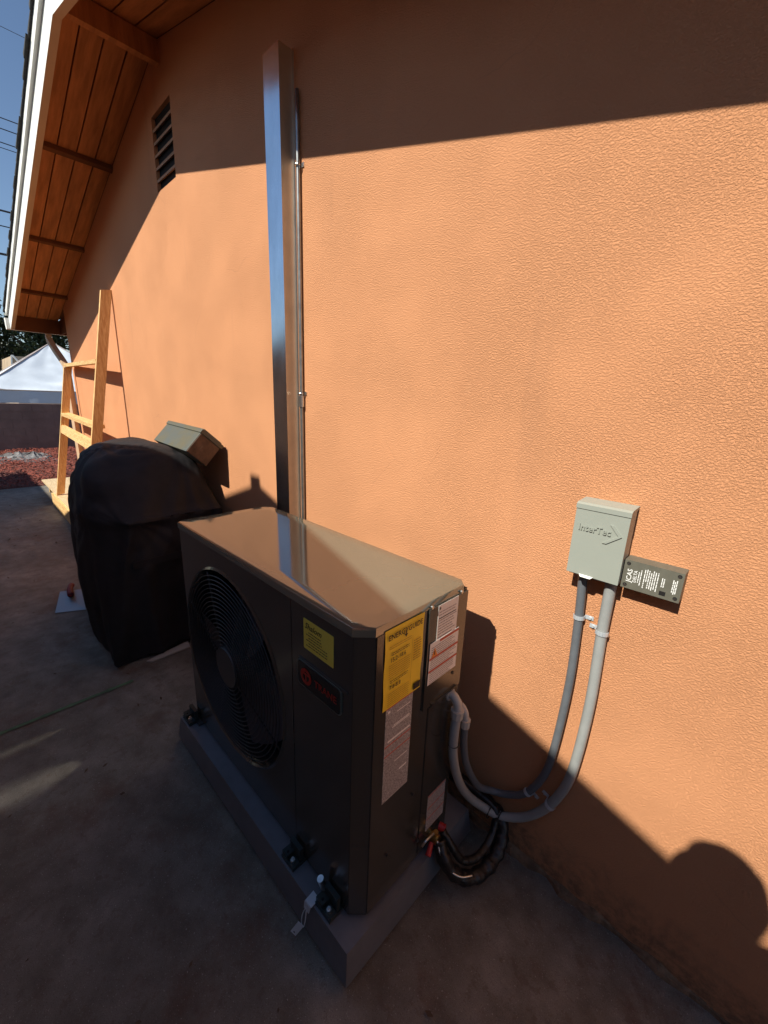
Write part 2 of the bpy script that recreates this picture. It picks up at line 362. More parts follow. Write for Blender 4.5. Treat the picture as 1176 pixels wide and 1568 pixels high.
# mulch
b = BM(); g = []
for i in range(50):
    g.append([b.verts.new((-8.4 - i * .1, -3.0 + j * .1, .0 + .03 * noise.noise(Vector((i * .5, j * .5, 0))) - (.02 if i == 0 else 0))) for j in range(70)])
for i in range(49):
    for j in range(69): b.faces.new((g[i][j], g[i + 1][j], g[i + 1][j + 1], g[i][j + 1]))
struct(obj('mulch_bed', b, M['mulch_bed'], smooth=True))
b = BM()
for i in range(14000):
    x = -8.38 - 4.9 * random.random() ** 1.0; y = random.uniform(-1.3, 2.2)
    L_ = random.uniform(.02, .06); W_ = random.uniform(.008, .02); a = random.uniform(0, 6.28)
    u = Vector((math.cos(a), math.sin(a), random.uniform(-.5, .5))) * L_; v = Vector((-math.sin(a), math.cos(a), random.uniform(-.6, .6))) * W_
    p = Vector((x, y, .03 + random.random() * .03))
    b.faces.new([b.verts.new(q) for q in (p, p + u, p + u + v, p + v)])
o = obj('mulch_chips', b, M['mulch']); struct(o, 'stuff'); tag(o, 'loose red bark chips covering the bed beyond the patio', 'mulch')
b = BM()
for i in range(150):
    x = random.uniform(-8.3, -.2) if i % 3 else random.uniform(-6, -3); y = random.uniform(-1.3, -.05)
    if -1.75 < x < -.5 and y > -.68: continue
    s = random.uniform(.004, .014) * (1.6 if x < -4 else 1); a = random.uniform(0, 6.28); u = Vector((math.cos(a), math.sin(a), .25)) * s; v = Vector((-math.sin(a), math.cos(a), .15)) * s * .5
    p = Vector((x, y, .005)); b.faces.new([b.verts.new(q) for q in (p, p + u + v, p + u * 2, p + u - v)])
o = obj('leaf_litter', b, M['leaf_dry']); struct(o, 'stuff'); tag(o, 'scattered dry leaf bits and grit on the patio', 'debris')

# ------------------------------------------------------------------ the house
house = thing('house', (-6.73, 0, 0), 'stucco house with salmon orange wall, brown soffit and white rake boards', 'house')
XA = -3.05; SL = .272; SR = .245          # ridge x, roof pitches
ZB = 3.32                                  # underside of the rake board at the apex
OV = .49
def zr(x): return ZB - (SL * (XA - x) if x < XA else SR * (x - XA))
XL, XR = -6.73, 5.0
VX0, VX1, VZ0, VZ1 = -3.245, -2.935, 2.775, 3.172
ZT = .15                                   # soffit boards sit this far above the rake's lower edge
def zs(x): return zr(x) + ZT
b = BM()
def wallface(pts): b.faces.new([b.verts.new((x, 0, z)) for x, z in pts])
wallface([(XL, -.05), (VX0, -.05), (VX0, zs(VX0)), (XL, zs(XL))])
wallface([(VX0, -.05), (VX1, -.05), (VX1, VZ0), (VX0, VZ0)])
wallface([(VX0, VZ1), (VX1, VZ1), (VX1, zs(VX1)), (XA, zs(XA)), (VX0, zs(VX0))])
wallface([(VX1, -.05), (XR, -.05), (XR, zs(XR)), (VX1, zs(VX1))])
for x0, z0, x1, z1 in ((VX0, VZ0, VX1, VZ0), (VX1, VZ0, VX1, VZ1), (VX1, VZ1, VX0, VZ1), (VX0, VZ1, VX0, VZ0)):
    b.faces.new([b.verts.new(p) for p in ((x0, 0, z0), (x1, 0, z1), (x1, .09, z1), (x0, .09, z0))])
b.faces.new([b.verts.new(p) for p in ((XL, 0, -.05), (XL, 0, zs(XL)), (XL, 7, zs(XL)), (XL, 7, -.05))])
b.faces.new([b.verts.new(p) for p in ((XR, 0, -.05), (XR, 0, zs(XR)), (XR, 7, zs(XR)), (XR, 7, -.05))])
b.faces.new([b.verts.new(p) for p in ((XL, 7, -.05), (XR, 7, -.05), (XR, 7, zs(XR)), (XA, 7, zs(XA)), (XL, 7, zs(XL)))])
me = D.meshes.new('stucco_wall'); bmesh.ops.remove_doubles(b, verts=b.verts, dist=1e-5); bmesh.ops.recalc_face_normals(b, faces=b.faces); b.to_mesh(me); b.free()
link('stucco_wall', me, M['stucco'], house)
obj('wall_foot', foot, M['plaster'], house)
# gable vent
vent = obj('gable_vent', bx(VX0 + .001, VX1 - .001, .022, .10, VZ0 + .001, VZ1 - .001), M['black'], house)  # black backing stands in for the dark attic behind the slats
nS = 5
for i in range(nS):
    z = VZ0 + (VZ1 - VZ0) * (i + 1) / (nS + 1)
    bb = BM(); beam(bb, (VX0 + .002, .001, z), (VX1 - .002, .001, z), (0, .018, .010), (0, .002, -.013)); obj('slat', bb, M['slat'], vent)
# soffit boards, running down the slope
nb = 4; y0 = -OV + .04; bw = (0 - y0) / nb
XE0, XE1 = -7.12, 4.9
for side in (0, 1):
    xe = XE0 if side == 0 else XE1
    for i in range(nb):
        ya = y0 + i * bw; bb = BM()
        prism(bb, [(XA, ya + .004, zs(XA)), (XA, ya + bw - .004, zs(XA)), (xe, ya + bw - .004, zs(xe)), (xe, ya + .004, zs(xe))], (0, 0, .02))
        obj('soffit_board', bb, M['soffit'], house)
bb = BM()
for xe in (XE0, XE1): prism(bb, [(XA, y0, zs(XA) + .022), (XA, 7.3, zs(XA) + .022), (xe, 7.3, zs(xe) + .022), (xe, y0, zs(xe) + .022)], (0, 0, .05))
obj('roof_deck', bb, M['eave_dark'], house)
# ridge beam and lookouts across the overhang
obj('ridge_beam', bx(XA - .022, XA + .022, -OV + .042, -.001, ZB + .03, zs(XA) - .012), M['soffit'], house)
for x in (-4.13, -5.31, -6.38, -1.95, -.85, .3, 1.5, 2.7):
    bb = BM(); s = SL if x < XA else -SR
    beam(bb, (x - .02, -OV + .042, zs(x - .02) - .032), (x - .02, -.001, zs(x - .02) - .032), (.04, 0, .04 * s), (0, 0, .030)); obj('lookout', bb, M['eave_dark'], house)
# rake boards
for side in (0, 1):
    xe = -7.15 if side == 0 else XE1
    bb = BM(); prism(bb, [(XA, -OV - .0, zr(XA)), (xe, -OV, zr(xe)), (xe, -OV, zr(xe) + .15), (XA, -OV, zr(XA) + .15)], (0, .038, 0))
    for f in bb.faces: f.material_index = 0
    bmesh.ops.recalc_face_normals(bb, faces=bb.faces)
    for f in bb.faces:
        if f.normal.z < -.5: f.material_index = 1  # underside faces take the tan tone
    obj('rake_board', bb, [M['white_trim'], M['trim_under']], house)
    bb = BM(); prism(bb, [(XA, -OV - .02, zr(XA) + .152), (xe, -OV - .02, zr(xe) + .152), (xe, -OV - .02, zr(xe) + .222), (XA, -OV - .02, zr(XA) + .222)], (0, .055, 0))
    obj('rake_trim', bb, M['white_trim'], house)
bb = BM()
for side in (0, 1):
    sg = -1 if side == 0 else 1; s = SL if side == 0 else SR; x = XA; xe = XE0 - .1 if side == 0 else XE1
    k = 0
    while (x - xe) * sg < 0:
        x2 = x + sg * .15; z = zr(x) + .2235; z2 = zr(x2) + .2235; j = -OV - .036 + random.uniform(-.006, .006)
        prism(bb, [(x, j, z), (x2, j, z2), (x2, j, z2 + .018 + random.uniform(0, .006)), (x, j, z + .008)], (0, 8, 0)); x = x2
o = obj('shingle_courses', bb, M['shingle'], house); o['kind'] = 'stuff'
# eave at the low left end: dark sub fascia, gutter with end cap, downspout
ze = 2.20
obj('eave_board', bx(-7.14, -7.10, -OV + .04, 7.0, ze + .0, ze + .165), M['eave_dark'], house)
obj('eave_return', bx(-7.099, -6.731, -.0, .02, ze, ze + .17), M['eave_dark'], house)
bb = BM(); prof = [(-7.145, 0), (-7.145, .125), (-7.15, .125), (-7.15, .01), (-7.24, .01), (-7.265, .05), (-7.265, .125), (-7.275, .125), (-7.272, .045), (-7.245, 0)]
prism(bb, [(x, -OV - .03, ze + .005 + z) for x, z in prof], (0, 7.5, 0)); 
gut = obj('gutter', bb, M['white_trim'], house)
bb = BM(); prism(bb, [(-7.145, -OV - .034, ze + .005), (-7.245, -OV - .034, ze + .005), (-7.276, -OV - .034, ze + .05), (-7.276, -OV - .034, ze + .135), (-7.145, -OV - .034, ze + .135)], (0, .003, 0)); obj('end_cap', bb, M['white_trim'], gut)
bb = BM(); P = catmull([(-7.2, -.12, ze + .0), (-7.19, -.12, ze - .07), (-7.02, -.09, ze - .22), (-6.84, -.05, ze - .38), (-6.80, -.045, ze - .5), (-6.79, -.045, .8), (-6.79, -.045, .12)], 6)
tube(bb, P, .042, 4); obj('downspout', bb, M['trim_under'], house)

# ------------------------------------------------------------------ sheet metal channel and thin conduit on the wall
ch = thing('duct_channel', (-1.76, 0, .35), 'tall square galvanized sheet metal channel running up the orange wall', 'metal channel')
bb = BM(); cx0, cx1, cd = -1.822, -1.708, .062; zt = 2.85; zb = .35
prism(bb, [(cx0 - .02, -.0015, zb), (cx0, -.0015, zb), (cx0, -cd, zb), (cx1, -cd, zb), (cx1, -.0015, zb), (cx1 + .012, -.0015, zb), (cx1 + .012, 0, zb), (cx1 - .003, 0, zb), (cx1 - .003, -cd + .003, zb), (cx0 + .003, -cd + .003, zb), (cx0 + .003, 0, zb), (cx0 - .02, 0, zb)], (0, 0, zt - zb))
bmesh.ops.subdivide_edges(bb, edges=[e for e in bb.edges if abs(e.verts[0].co.z - e.verts[1].co.z) > 1], cuts=24)
for v in bb.verts:
    if v.co.y < -.01: v.co.y += .0012 * noise.noise(Vector((v.co.x * 3, 0, v.co.z * 2.2)))
bmesh.ops.recalc_face_normals(bb, faces=bb.faces)
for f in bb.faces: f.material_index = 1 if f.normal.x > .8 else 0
obj('channel_body', bb, [M['galv'], M['galv_side']], ch)
obj('channel_cap', bx(cx0 + .003, cx1 - .003, -cd + .003, -.001, zt - .006, zt - .001), M['galv'], ch)
for z in (1.5, 2.3):
    for x in (cx0 - .01,):
        bb = BM(); cyl(bb, (x, -.0015, z), .004, (0, -.003, 0), 8); obj('screw', bb, M['galv_rough'], ch)
co = thing('electrical_conduit', (-1.660, 0, .3), 'thin galvanized conduit pipe beside the sheet metal channel', 'conduit')
bb = BM(); tube(bb, [(-1.660, -.013, .3 + .1 * i) for i in range(25)], .0085, 12); obj('pipe', bb, M['pipe'], co, smooth=True)
bb = BM(); cyl(bb, (-1.660, -.013, 1.50), .0135, (0, 0, .05), 14); obj('coupling', bb, M['galv_rough'], co)
for z in (1.56, 2.45, .9):
    bb = BM(); tube(bb, [(-1.660 + .0135 * math.cos(a), -.013 + .0135 * -math.sin(a), z) for a in [math.pi * k / 8 for k in range(9)]], .003, 6); box(bb, -1.651, -1.634, -.004, 0, z - .008, z + .008); obj('strap', bb, M['galv_rough'], co)

# ------------------------------------------------------------------ equipment pad
PX0, PX1, PYF, PYB, PZ = -1.702, -.548, -.663, -.085, .127
pad = thing('equipment_pad', (-1.12, -.37, 0), 'low grey plastic equipment pad under the dark heat pump', 'pad')
bb = BM(); vs = box(bb, PX0, PX1, PYF, PYB, .024, PZ)
for v in vs:
    if v.co.z < .1: v.co.x += .012 * (1 if v.co.x > -1 else -1); v.co.y += .012 * (1 if v.co.y > -.3 else -1)
obj('pad_slab', bb, M['pad'], pad, bev=.006, seg=2)
for x in (PX0 + .04, -1.12, PX1 - .055):
    for y in (PYF + .03, PYB - .06): obj('pad_foot', bx(x - .035, x + .035, y - .02, y + .03, 0, .024), M['rubber'], pad)

# ------------------------------------------------------------------ heat pump
X0, X1, YF, YB, ZTOP = -1.665, -.569, -.614, -.199, 1.054
ZBOT = .137
hp = thing('heat_pump', (-1.12, -.40, PZ), 'large dark taupe heat pump with round fan grille and yellow energy label', 'heat pump')
CH = .036
FC = Vector((-1.272, 0, .598)); FR = .368
yf, yb = YF + .006, YB - .004; x0, x1 = X0 + .006, X1 - .004
XS = -.862
# front fan panel with a round opening
bb = BM(); N = 96
def ray_rect(a, xa, xb, za, zb_):
    c, s = math.cos(a), math.sin(a); t = 1e9
    if c > 1e-9: t = min(t, (xb - FC.x) / c)
    if c < -1e-9: t = min(t, (xa - FC.x) / c)
    if s > 1e-9: t = min(t, (zb_ - FC.z) / s)
    if s < -1e-9: t = min(t, (za - FC.z) / s)
    return FC.x + c * t, FC.z + s * t
angs = sorted(set([2 * math.pi * k / N for k in range(N)] + [math.atan2(z - FC.z, x - FC.x) % (2 * math.pi) for x in (x0 + .015, XS - .0015) for z in (ZBOT, ZTOP - .018)]))
ri = [bb.verts.new((FC.x + FR * math.cos(a), yf, FC.z + FR * math.sin(a))) for a in angs]
r2 = [bb.verts.new((FC.x + (FR - .008) * math.cos(a), yf - .006, FC.z + (FR - .008) * math.sin(a))) for a in angs]
r3 = [bb.verts.new((FC.x + (FR - .02) * math.cos(a), yf + .012, FC.z + (FR - .02) * math.sin(a))) for a in angs]
ro = []
for a in angs:
    x, z = ray_rect(a, x0 + .015, XS - .0015, ZBOT, ZTOP - .018); ro.append(bb.verts.new((x, yf, z)))
n = len(angs)
for i in range(n):
    j = (i + 1) % n
    bb.faces.new((ri[i], ri[j], ro[j], ro[i])); bb.faces.new((r2[i], r2[j], ri[j], ri[i])); bb.faces.new((r3[i], r3[j], r2[j], r2[i]))
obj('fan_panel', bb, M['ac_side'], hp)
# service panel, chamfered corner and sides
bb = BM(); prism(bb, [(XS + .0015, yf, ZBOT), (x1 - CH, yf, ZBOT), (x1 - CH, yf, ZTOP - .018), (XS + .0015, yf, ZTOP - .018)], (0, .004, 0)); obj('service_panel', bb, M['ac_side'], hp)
bb = BM()
fp = [(x1 - CH + .001, yf + .001), (x1, yf + CH), (x1, yb), (x0, yb), (x0, yf + .016), (x0 + .015, yf + .001)]
for i in range(len(fp) - 1):
    (a, c), (d, e) = fp[i], fp[i + 1]
    bb.faces.new([bb.verts.new(p) for p in ((a, c, ZBOT), (d, e, ZBOT), (d, e, ZTOP - .018), (a, c, ZTOP - .018))])
bb.faces.new([bb.verts.new((x, y, ZBOT)) for x, y in fp]); bmesh.ops.remove_doubles(bb, verts=bb.verts, dist=1e-5)
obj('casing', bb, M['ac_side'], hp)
obj('casing_core', bx(x0 + .03, XS - .004, yf + .19, yb - .02, ZBOT + .01, ZTOP - .04), M['ac_inner'], hp)
obj('partition', bx(XS + .003, x1 - .05, yf + .01, yb - .01, ZBOT + .01, ZTOP - .04), M['ac_inner'], hp)
# top cover
def poly_off(o, ch):
    a, c, d, e = X0 - o, X1 + o, YF - o, YB + o
    k = [(a + ch, d), (c - ch * 1.0, d), (c, d + ch), (c, e - ch * .55), (c - ch * .55, e), (a + ch * 1.1, e), (a, e - ch * 1.1), (a, d + ch * .4), (a + ch * .4, d)]
    return [(a + ch * .4, d), (c - ch, d), (c, d + ch), (c, e - ch * .6), (c - ch * .6, e), (a + ch, e), (a, e - ch), (a, d + ch * .4)]
bb = BM(); lv = []
for o_, z in ((0, ZTOP - .024), (0, ZTOP - .006), (-.0015, ZTOP - .002), (-.005, ZTOP), (-.05, ZTOP + .0002), (-.15, ZTOP + .0006)):
    P2 = poly_off(o_ - .002, CH + .002); 
    lv.append([bb.verts.new((x, y, z)) for x, y in P2])
for a, c in zip(lv, lv[1:]):
    for i in range(8): bb.faces.new((a[i], a[(i + 1) % 8], c[(i + 1) % 8], c[i]))
bb.faces.new(lv[-1]); 
o = obj('top_cover', bb, M['ac_top_lit'], hp, smooth=True)
md = o.modifiers.new('edge_split', 'EDGE_SPLIT'); md.split_angle = math.radians(25)
# grille
fan_y = yf - .004
bb = BM(); cyl(bb, (FC.x, yf + .184, FC.z), FR - .01, (0, .006, 0), 48); obj('coil_back', bb, M['ac_inner'], hp)
bb = BM(); n = 64
a1 = [bb.verts.new((FC.x + (FR - .02) * math.cos(6.2832 * k / n), yf + .012, FC.z + (FR - .02) * math.sin(6.2832 * k / n))) for k in range(n)]
a2 = [bb.verts.new((FC.x + (FR - .035) * math.cos(6.2832 * k / n), yf + .18, FC.z + (FR - .035) * math.sin(6.2832 * k / n))) for k in range(n)]
for k in range(n): bb.faces.new((a1[k], a1[(k + 1) % n], a2[(k + 1) % n], a2[k]))
obj('fan_shroud', bb, M['ac_inner'], hp, smooth=True)
nr = 17
for i in range(nr):
    r = .085 + (FR - .03 - .085) * i / (nr - 1); dy = -.010 * (1 - (r / FR) ** 2)
    bb = BM(); tube(bb, [(FC.x + r * math.cos(6.2832 * k / 72), fan_y + dy, FC.z + r * math.sin(6.2832 * k / 72)) for k in range(72)], .0022, 5, closed=True)
    obj('grille_ring', bb, M['ac_dark'], hp, smooth=True)
for i in range(8):
    a = math.pi / 8 + i * math.pi / 4
    bb = BM(); tube(bb, [(FC.x + r * math.cos(a), fan_y + .006 - .010 * (1 - (r / FR) ** 2), FC.z + r * math.sin(a)) for r in (.07, .15, .24, FR - .015)], .003, 5)
    obj('grille_spoke', bb, M['ac_dark'], hp, smooth=True)
bb = BM(); cyl(bb, (FC.x, fan_y + .0, FC.z), .080, (0, -.012, 0), 40, .074); obj('hub_cover', bb, M['ac_dark'], hp, bev=.003)
for i in range(3):
    a0 = i * 2.094 + .5; bb = BM(); R_ = []
    for k in range(9):
        a = a0 + k * .19
        R_.append([bb.verts.new((FC.x + r * math.cos(a + r * .9), yf + .03 + .09 * k / 8, FC.z + r * math.sin(a + r * .9))) for r in (.07, .15, .23, .31)])
    for k in range(8):
        for j in range(3): bb.faces.new((R_[k][j], R_[k + 1][j], R_[k + 1][j + 1], R_[k][j + 1]))
    obj('fan_blade', bb, M['blade'], hp, smooth=True)
# front: badge and sticker
U_, V_, N_ = Vector((1, 0, 0)), Vector((0, 0, 1)), Vector((0, -1, 0))
def rrect(bm, O, U, V, N, x0, x1, y0, y1, r, d, lift=0, ch=None):
    P = []
    for cx, cy, a0 in ((x1 - r, y1 - r, 0), (x0 + r, y1 - r, 90), (x0 + r, y0 + r, 180), (x1 - r, y0 + r, 270)):
        for k in range(5):
            a = math.radians(a0 + 22.5 * k); P.append(O + U * (cx + r * math.cos(a)) + V * (cy + r * math.sin(a)) + N * lift)
    prism(bm, P, N * d)
O = Vector((-.830, yf, .788))
bb = BM(); rrect(bb, O, U_, V_, N_, 0, .185, .0, .078, .012, .004); bd = obj('badge', bb, M['badge_rim'], hp)
bb = BM(); rrect(bb, O, U_, V_, N_, .003, .182, .003, .075, .010, .0015, .0035); obj('badge_face', bb, M['badge'], bd)
bb = BM(); 
for k in range(32):
    a, a_ = 6.2832 * k / 32, 6.2832 * (k + 1) / 32
    bb.faces.new([bb.verts.new(O + U_ * (.042 + q * math.cos(t)) + V_ * (.039 + q * math.sin(t)) + N_ * .0062) for q, t in ((.014, a), (.024, a), (.024, a_), (.014, a_))])
quad(bb, O, U_, V_, N_, .030, .054, .043, .049, .0063); quad(bb, O, U_, V_, N_, .039, .045, .026, .045, .0064)
print_text(bb, 'TRANE', O, U_, V_, N_, .079, .030, .029, lift=.0062, sx=1.0)
printed('badge_lettering', bb, M['badge_red'], bd)
bb = BM(); rrect(bb, O, U_, V_, N_, .0, .205, .075, .083, .003, .003); obj('badge_recess', bb, M['ac_side'], hp)
O = Vector((-.803, yf, .908))
bb = BM(); rrect(bb, O, U_, V_, N_, 0, .124, 0, .088, .003, .0008); sk = obj('service_sticker', bb, M['yellow_stk'], hp)
bb = BM()
print_text(bb, 'Shalom', O, U_, V_, N_, .006, .062, .024, lift=.0012, shear=.3, sx=1.0)
for k in range(6): wordline(bb, O, U_, V_, N_, .012 if k % 2 else .022, .078 if k < 3 else .10, .052 - k * .008, .0025)
printed('sticker_print', bb, M['ink'], sk)
# right side: plates, labels, screws
US, VS, NS = Vector((0, 1, 0)), Vector((0, 0, 1)), Vector((1, 0, 0)); xs_ = x1
obj('access_panel', bx(xs_ - .002, xs_ + .006, -.381, yb - .002, .716, ZTOP - .0245), M['ac_side'], hp, bev=.0012, seg=1)
obj('lower_panel', bx(xs_ - .002, xs_ + .003, -.349, yb - .002, ZBOT + .012, .706), M['ac_side'], hp, bev=.001, seg=1)
obj('corner_post', bx(xs_ - .002, xs_ + .0035, yf + CH + .002, -.392, ZBOT + .004, ZTOP - .0245), M['ac_side'], hp, bev=.001, seg=1)
bb = BM(); beam(bb, (xs_ + .003, -.345, .722), (xs_ + .003, -.225, .722), (.008, 0, .001), (0, 0, -.006)); obj('handle_lip', bb, M['ac_side'], hp)
for y, z in ((-.240, ZTOP - .018), (-.374, ZTOP - .018), (-.248, .776), (-.40, .44), (-.36, .22), (-.50, .30)):
    bb = BM(); cyl(bb, (xs_ + .004, y, z), .0048, (.005, 0, 0), 10); obj('screw', bb, M['galv_rough'] if z > 1 else M['ac_dark'], hp)
xo = xs_ + .0036
O = Vector((xo, -.546, .812))      # energy label
W_, H_ = .142, .222
b2 = BM(); cols = 8; g = []
for j in range(13):
    g.append([b2.verts.new(O + US * (W_ * i / cols) + VS * (H_ * j / 12) + NS * (.001 + .0012 * (1 + math.sin(j * .9 + i * .3)) * (.2 + abs(i - 4) / 5))) for i in range(cols + 1)])
for j in range(12):
    for i in range(cols): b2.faces.new((g[j][i], g[j][i + 1], g[j + 1][i + 1], g[j + 1][i]))
eg = obj('energy_label', b2, M['yellow'], hp)
b2 = BM()
print_text(b2, 'ENERGYGUIDE', O, US, VS, NS, W_ / 2, H_ - .027, .0205, 'CENTER', .005, sx=.92)
prism_pts = [(W_ * .50, H_ - .040), (W_ * .545, H_ - .031), (W_ * .455, H_ - .031)]
b2.faces.new([b2.verts.new(O + US * x + VS * y + NS * .005) for x, y in prism_pts]); quad(b2, O, US, VS, NS, W_ * .487, W_ * .513, H_ - .032, H_ - .02, .0049)
print_text(b2, '15.2-18.6', O, US, VS, NS, .018, .133, .0165, lift=.005, sx=.9)
print_text(b2, '7.8-8.8', O, US, VS, NS, .018, .056, .0165, lift=.005, sx=.9)
quad(b2, O, US, VS, NS, .112, .138, .006, .026, .005)
for y in (.151, .156, .074, .079): wordline(b2, O, US, VS, NS, .02, .085, y, .0018, .005)
printed('label_print', b2, M['ink'], eg)
b2 = BM()
for y in list(range(8, 50, 6)) + list(range(88, 128, 6)) + [170, 176]: wordline(b2, O, US, VS, NS, .014, .092, y / 1000, .0016, .005)
for y in range(100, 160, 7): wordline(b2, O, US, VS, NS, .103, .132, y / 1000, .0025, .005)
quad(b2, O, US, VS, NS, .0965, .0973, .03, .175, .005)
printed('label_small_print', b2, M['ink_soft'], eg)
def side_label(name, y, z, W, H, m, bars, m_ink, lift=.0, lines=0, lm='grey_ink', xo=xo, lh=.0022):
    O = Vector((xo + lift, y, z)); b = BM(); prism(b, [O, O + US * W, O + US * W + VS * H, O + VS * H], NS * .0006); e = obj(name, b, m, hp)
    b = BM()
    for (a, c, d, f) in bars: quad(b, O, US, VS, NS, a * W, c * W, d * H, f * H, .0012)
    if bars: printed('label_bars', b, M[m_ink], e)
    else: b.free()
    if lines:
        b = BM(); k = 0; yy = .02 * H
        while yy < H * .97:
            if not any(d - .02 < yy / H < f + .01 for (_, _, d, f) in bars): wordline(b, O, US, VS, NS, .05 * W, W * random.uniform(.7, .96), yy, lh, .0011)
            yy += H / lines
        printed('label_text', b, M[lm], e)
    return e, O
e, O = side_label('warning_label', -.531, .508, .102, .304, M['greylab'], [(0, 1, .50, .512), (0, 1, .60, .612), (0, 1, .985, 1)], 'red_ink', lines=46, lm='grey_ink', lh=.0016)
b2 = BM()
for (a, c, d, f) in ((.30, .9, .78, .79), (.25, .9, .765, .775), (.1, .95, .64, .66), (.4, .9, .38, .39), (.6, .9, .24, .26), (.06, .15, .94, .965), (.4, .9, .90, .91)): quad(b2, O, US, VS, NS, a * .102, c * .102, d * .304, f * .304, .0014)
printed('label_highlights', b2, M['cream'], e)
xp = xs_ + .0066
e, O = side_label('rating_label', -.346, .922, .092, .108, M['cream'], [(.05, .9, .62, .645), (.05, .75, .08, .10), (.04, .10, .88, .95)], 'ink', lines=13, lm='grey_ink', xo=xp, lh=.0025)
e, O = side_label('hazard_label', -.373, .797, .132, .130, M['cream'], [(.32, 1, .93, .985), (0, 1, .60, .65), (0, 1, .30, .35)], 'red_ink', lines=20, lm='grey_ink', xo=xp, lift=.0012, lh=.0022)
b2 = BM(); b2.faces.new([b2.verts.new(O + US * x + VS * y + NS * .0016) for x, y in ((.008, .085), (.034, .085), (.021, .112))]); printed('hazard_triangle', b2, M['orange_ink'], e)
b2 = BM(); quad(b2, O, US, VS, NS, .019, .023, .09, .103, .002); printed('triangle_mark', b2, M['ink'], e)
e, O = side_label('wiring_label', -.317, .215, .092, .143, M['greylab'], [(0, 1, .32, .345), (0, 1, .62, .645), (0, 1, .975, 1)], 'red_ink', lines=22, lm='grey_ink', xo=xs_ + .0036)
# feet rails and hold down brackets on the pad
for x in (-1.62, -.66):
    obj('foot_rail', bx(x - .03, x + .03, YF - .012, YB + .03, PZ, ZBOT - .0005), M['ac_dark'], hp)
def bracket(x, w):
    b = BM(); y = YF - .012
    box(b, x - w, x + w, y - .030, y + .02, PZ, PZ + .010); box(b, x - w, x - .004, y - .026, y + .01, PZ + .010, PZ + .026); box(b, x + .006, x + w, y - .03, y - .004, PZ + .010, PZ + .016)
    box(b, x - w * .7, x + w * .9, y - .002, y + .012, PZ + .0101, PZ + .058)
    o = obj('hold_down_bracket', b, M['bracket'], hp, bev=.002, seg=1)
    b = BM(); cyl(b, (x + w * .45, y - .018, PZ + .016), .0075, (0, 0, .009), 6); cyl(b, (x + w * .45, y - .018, PZ + .025), .0035, (0, 0, .008), 8); obj('bolt', b, M['galv_rough'], o)
    b = BM(); cyl(b, (x - w * .45, y - .016, PZ + .0262), .004, (0, 0, .001), 8); obj('bolt_hole', b, M['black'], o)
bracket(-.845, .032); bracket(-.665, .034); bracket(-1.655, .038)
bb = BM(); cyl(bb, (-.70, YF - .008, PZ + .03), .010, (-.002, -.012, .045), 12); obj('rubber_grommet', bb, M['galv_rough'], hp)
# service valves low on the right side
val = obj('service_valve', (lambda b: (cyl(b, (xs_ + .001, -.285, .175), .016, (.035, 0, 0), 14), cyl(b, (xs_ + .024, -.285, .155), .008, (0, 0, .05), 12), b)[-1])(BM()), M['brass'], hp)
bb = BM(); cyl(bb, (xs_ + .02, -.30, .168), .008, (.012, -.032, -.016), 12, .009); obj('valve_cap', bb, M['red_plastic'], val)
bb = BM(); cyl(bb, (xs_ + .012, -.25, .185), .014, (.02, .006, 0), 12); obj('valve_core', bb, M['red_plastic'], val)
bb = BM(); tube(bb, catmull([(xs_ + .022, -.285, .20), (xs_ + .02, -.33, .205), (xs_ + .016, -.345, .19)], 5), .0035, 6); obj('copper_stub', bb, M['galv_rough'], val)
# inlet fittings of the two conduits
# ------------------------------------------------------------------ refrigerant lines
ln = thing('refrigerant_lines', (-.45, -.15, .03), 'looped black insulated refrigerant lines wrapped in tape by the wall foot', 'pipes')
P = catmull([(xs_ + .03, -.275, .165), (-.50, -.285, .12), (-.462, -.255, .068), (-.430, -.20, .052), (-.415, -.125, .062), (-.42, -.07, .098), (-.445, -.042, .14), (-.50, -.032, .155), (-.62, -.05, .18), (-.9, -.06, .2), (-1.3, -.05, .22), (-1.72, -.035, .26), (-1.765, -.034, .42)], 10)
bb = BM(); tube(bb, P, .025, 14, rf=lambda i, n: .023 + .0035 * noise.noise(Vector((i * .45, 0, 0))) + .002 * math.sin(i * .9)); obj('suction_line', bb, M['tape'], ln, smooth=True)
P = catmull([(xs_ + .03, -.255, .185), (-.505, -.25, .15), (-.475, -.228, .10), (-.452, -.18, .085), (-.445, -.12, .095), (-.45, -.07, .13), (-.47, -.05, .175), (-.6, -.07, .21)], 10)
bb = BM(); tube(bb, P, .014, 10, rf=lambda i, n: .013 + .002 * noise.noise(Vector((i * .5, 4, 0)))); obj('liquid_line', bb, M['tape'], ln, smooth=True)
P = catmull([(xs_ + .035, -.29, .18), (-.50, -.30, .13), (-.455, -.275, .098), (-.43, -.235, .087)], 8)
bb = BM(); tube(bb, P, .0035, 8); obj('copper_tube', bb, M['galv_rough'], ln, smooth=True)
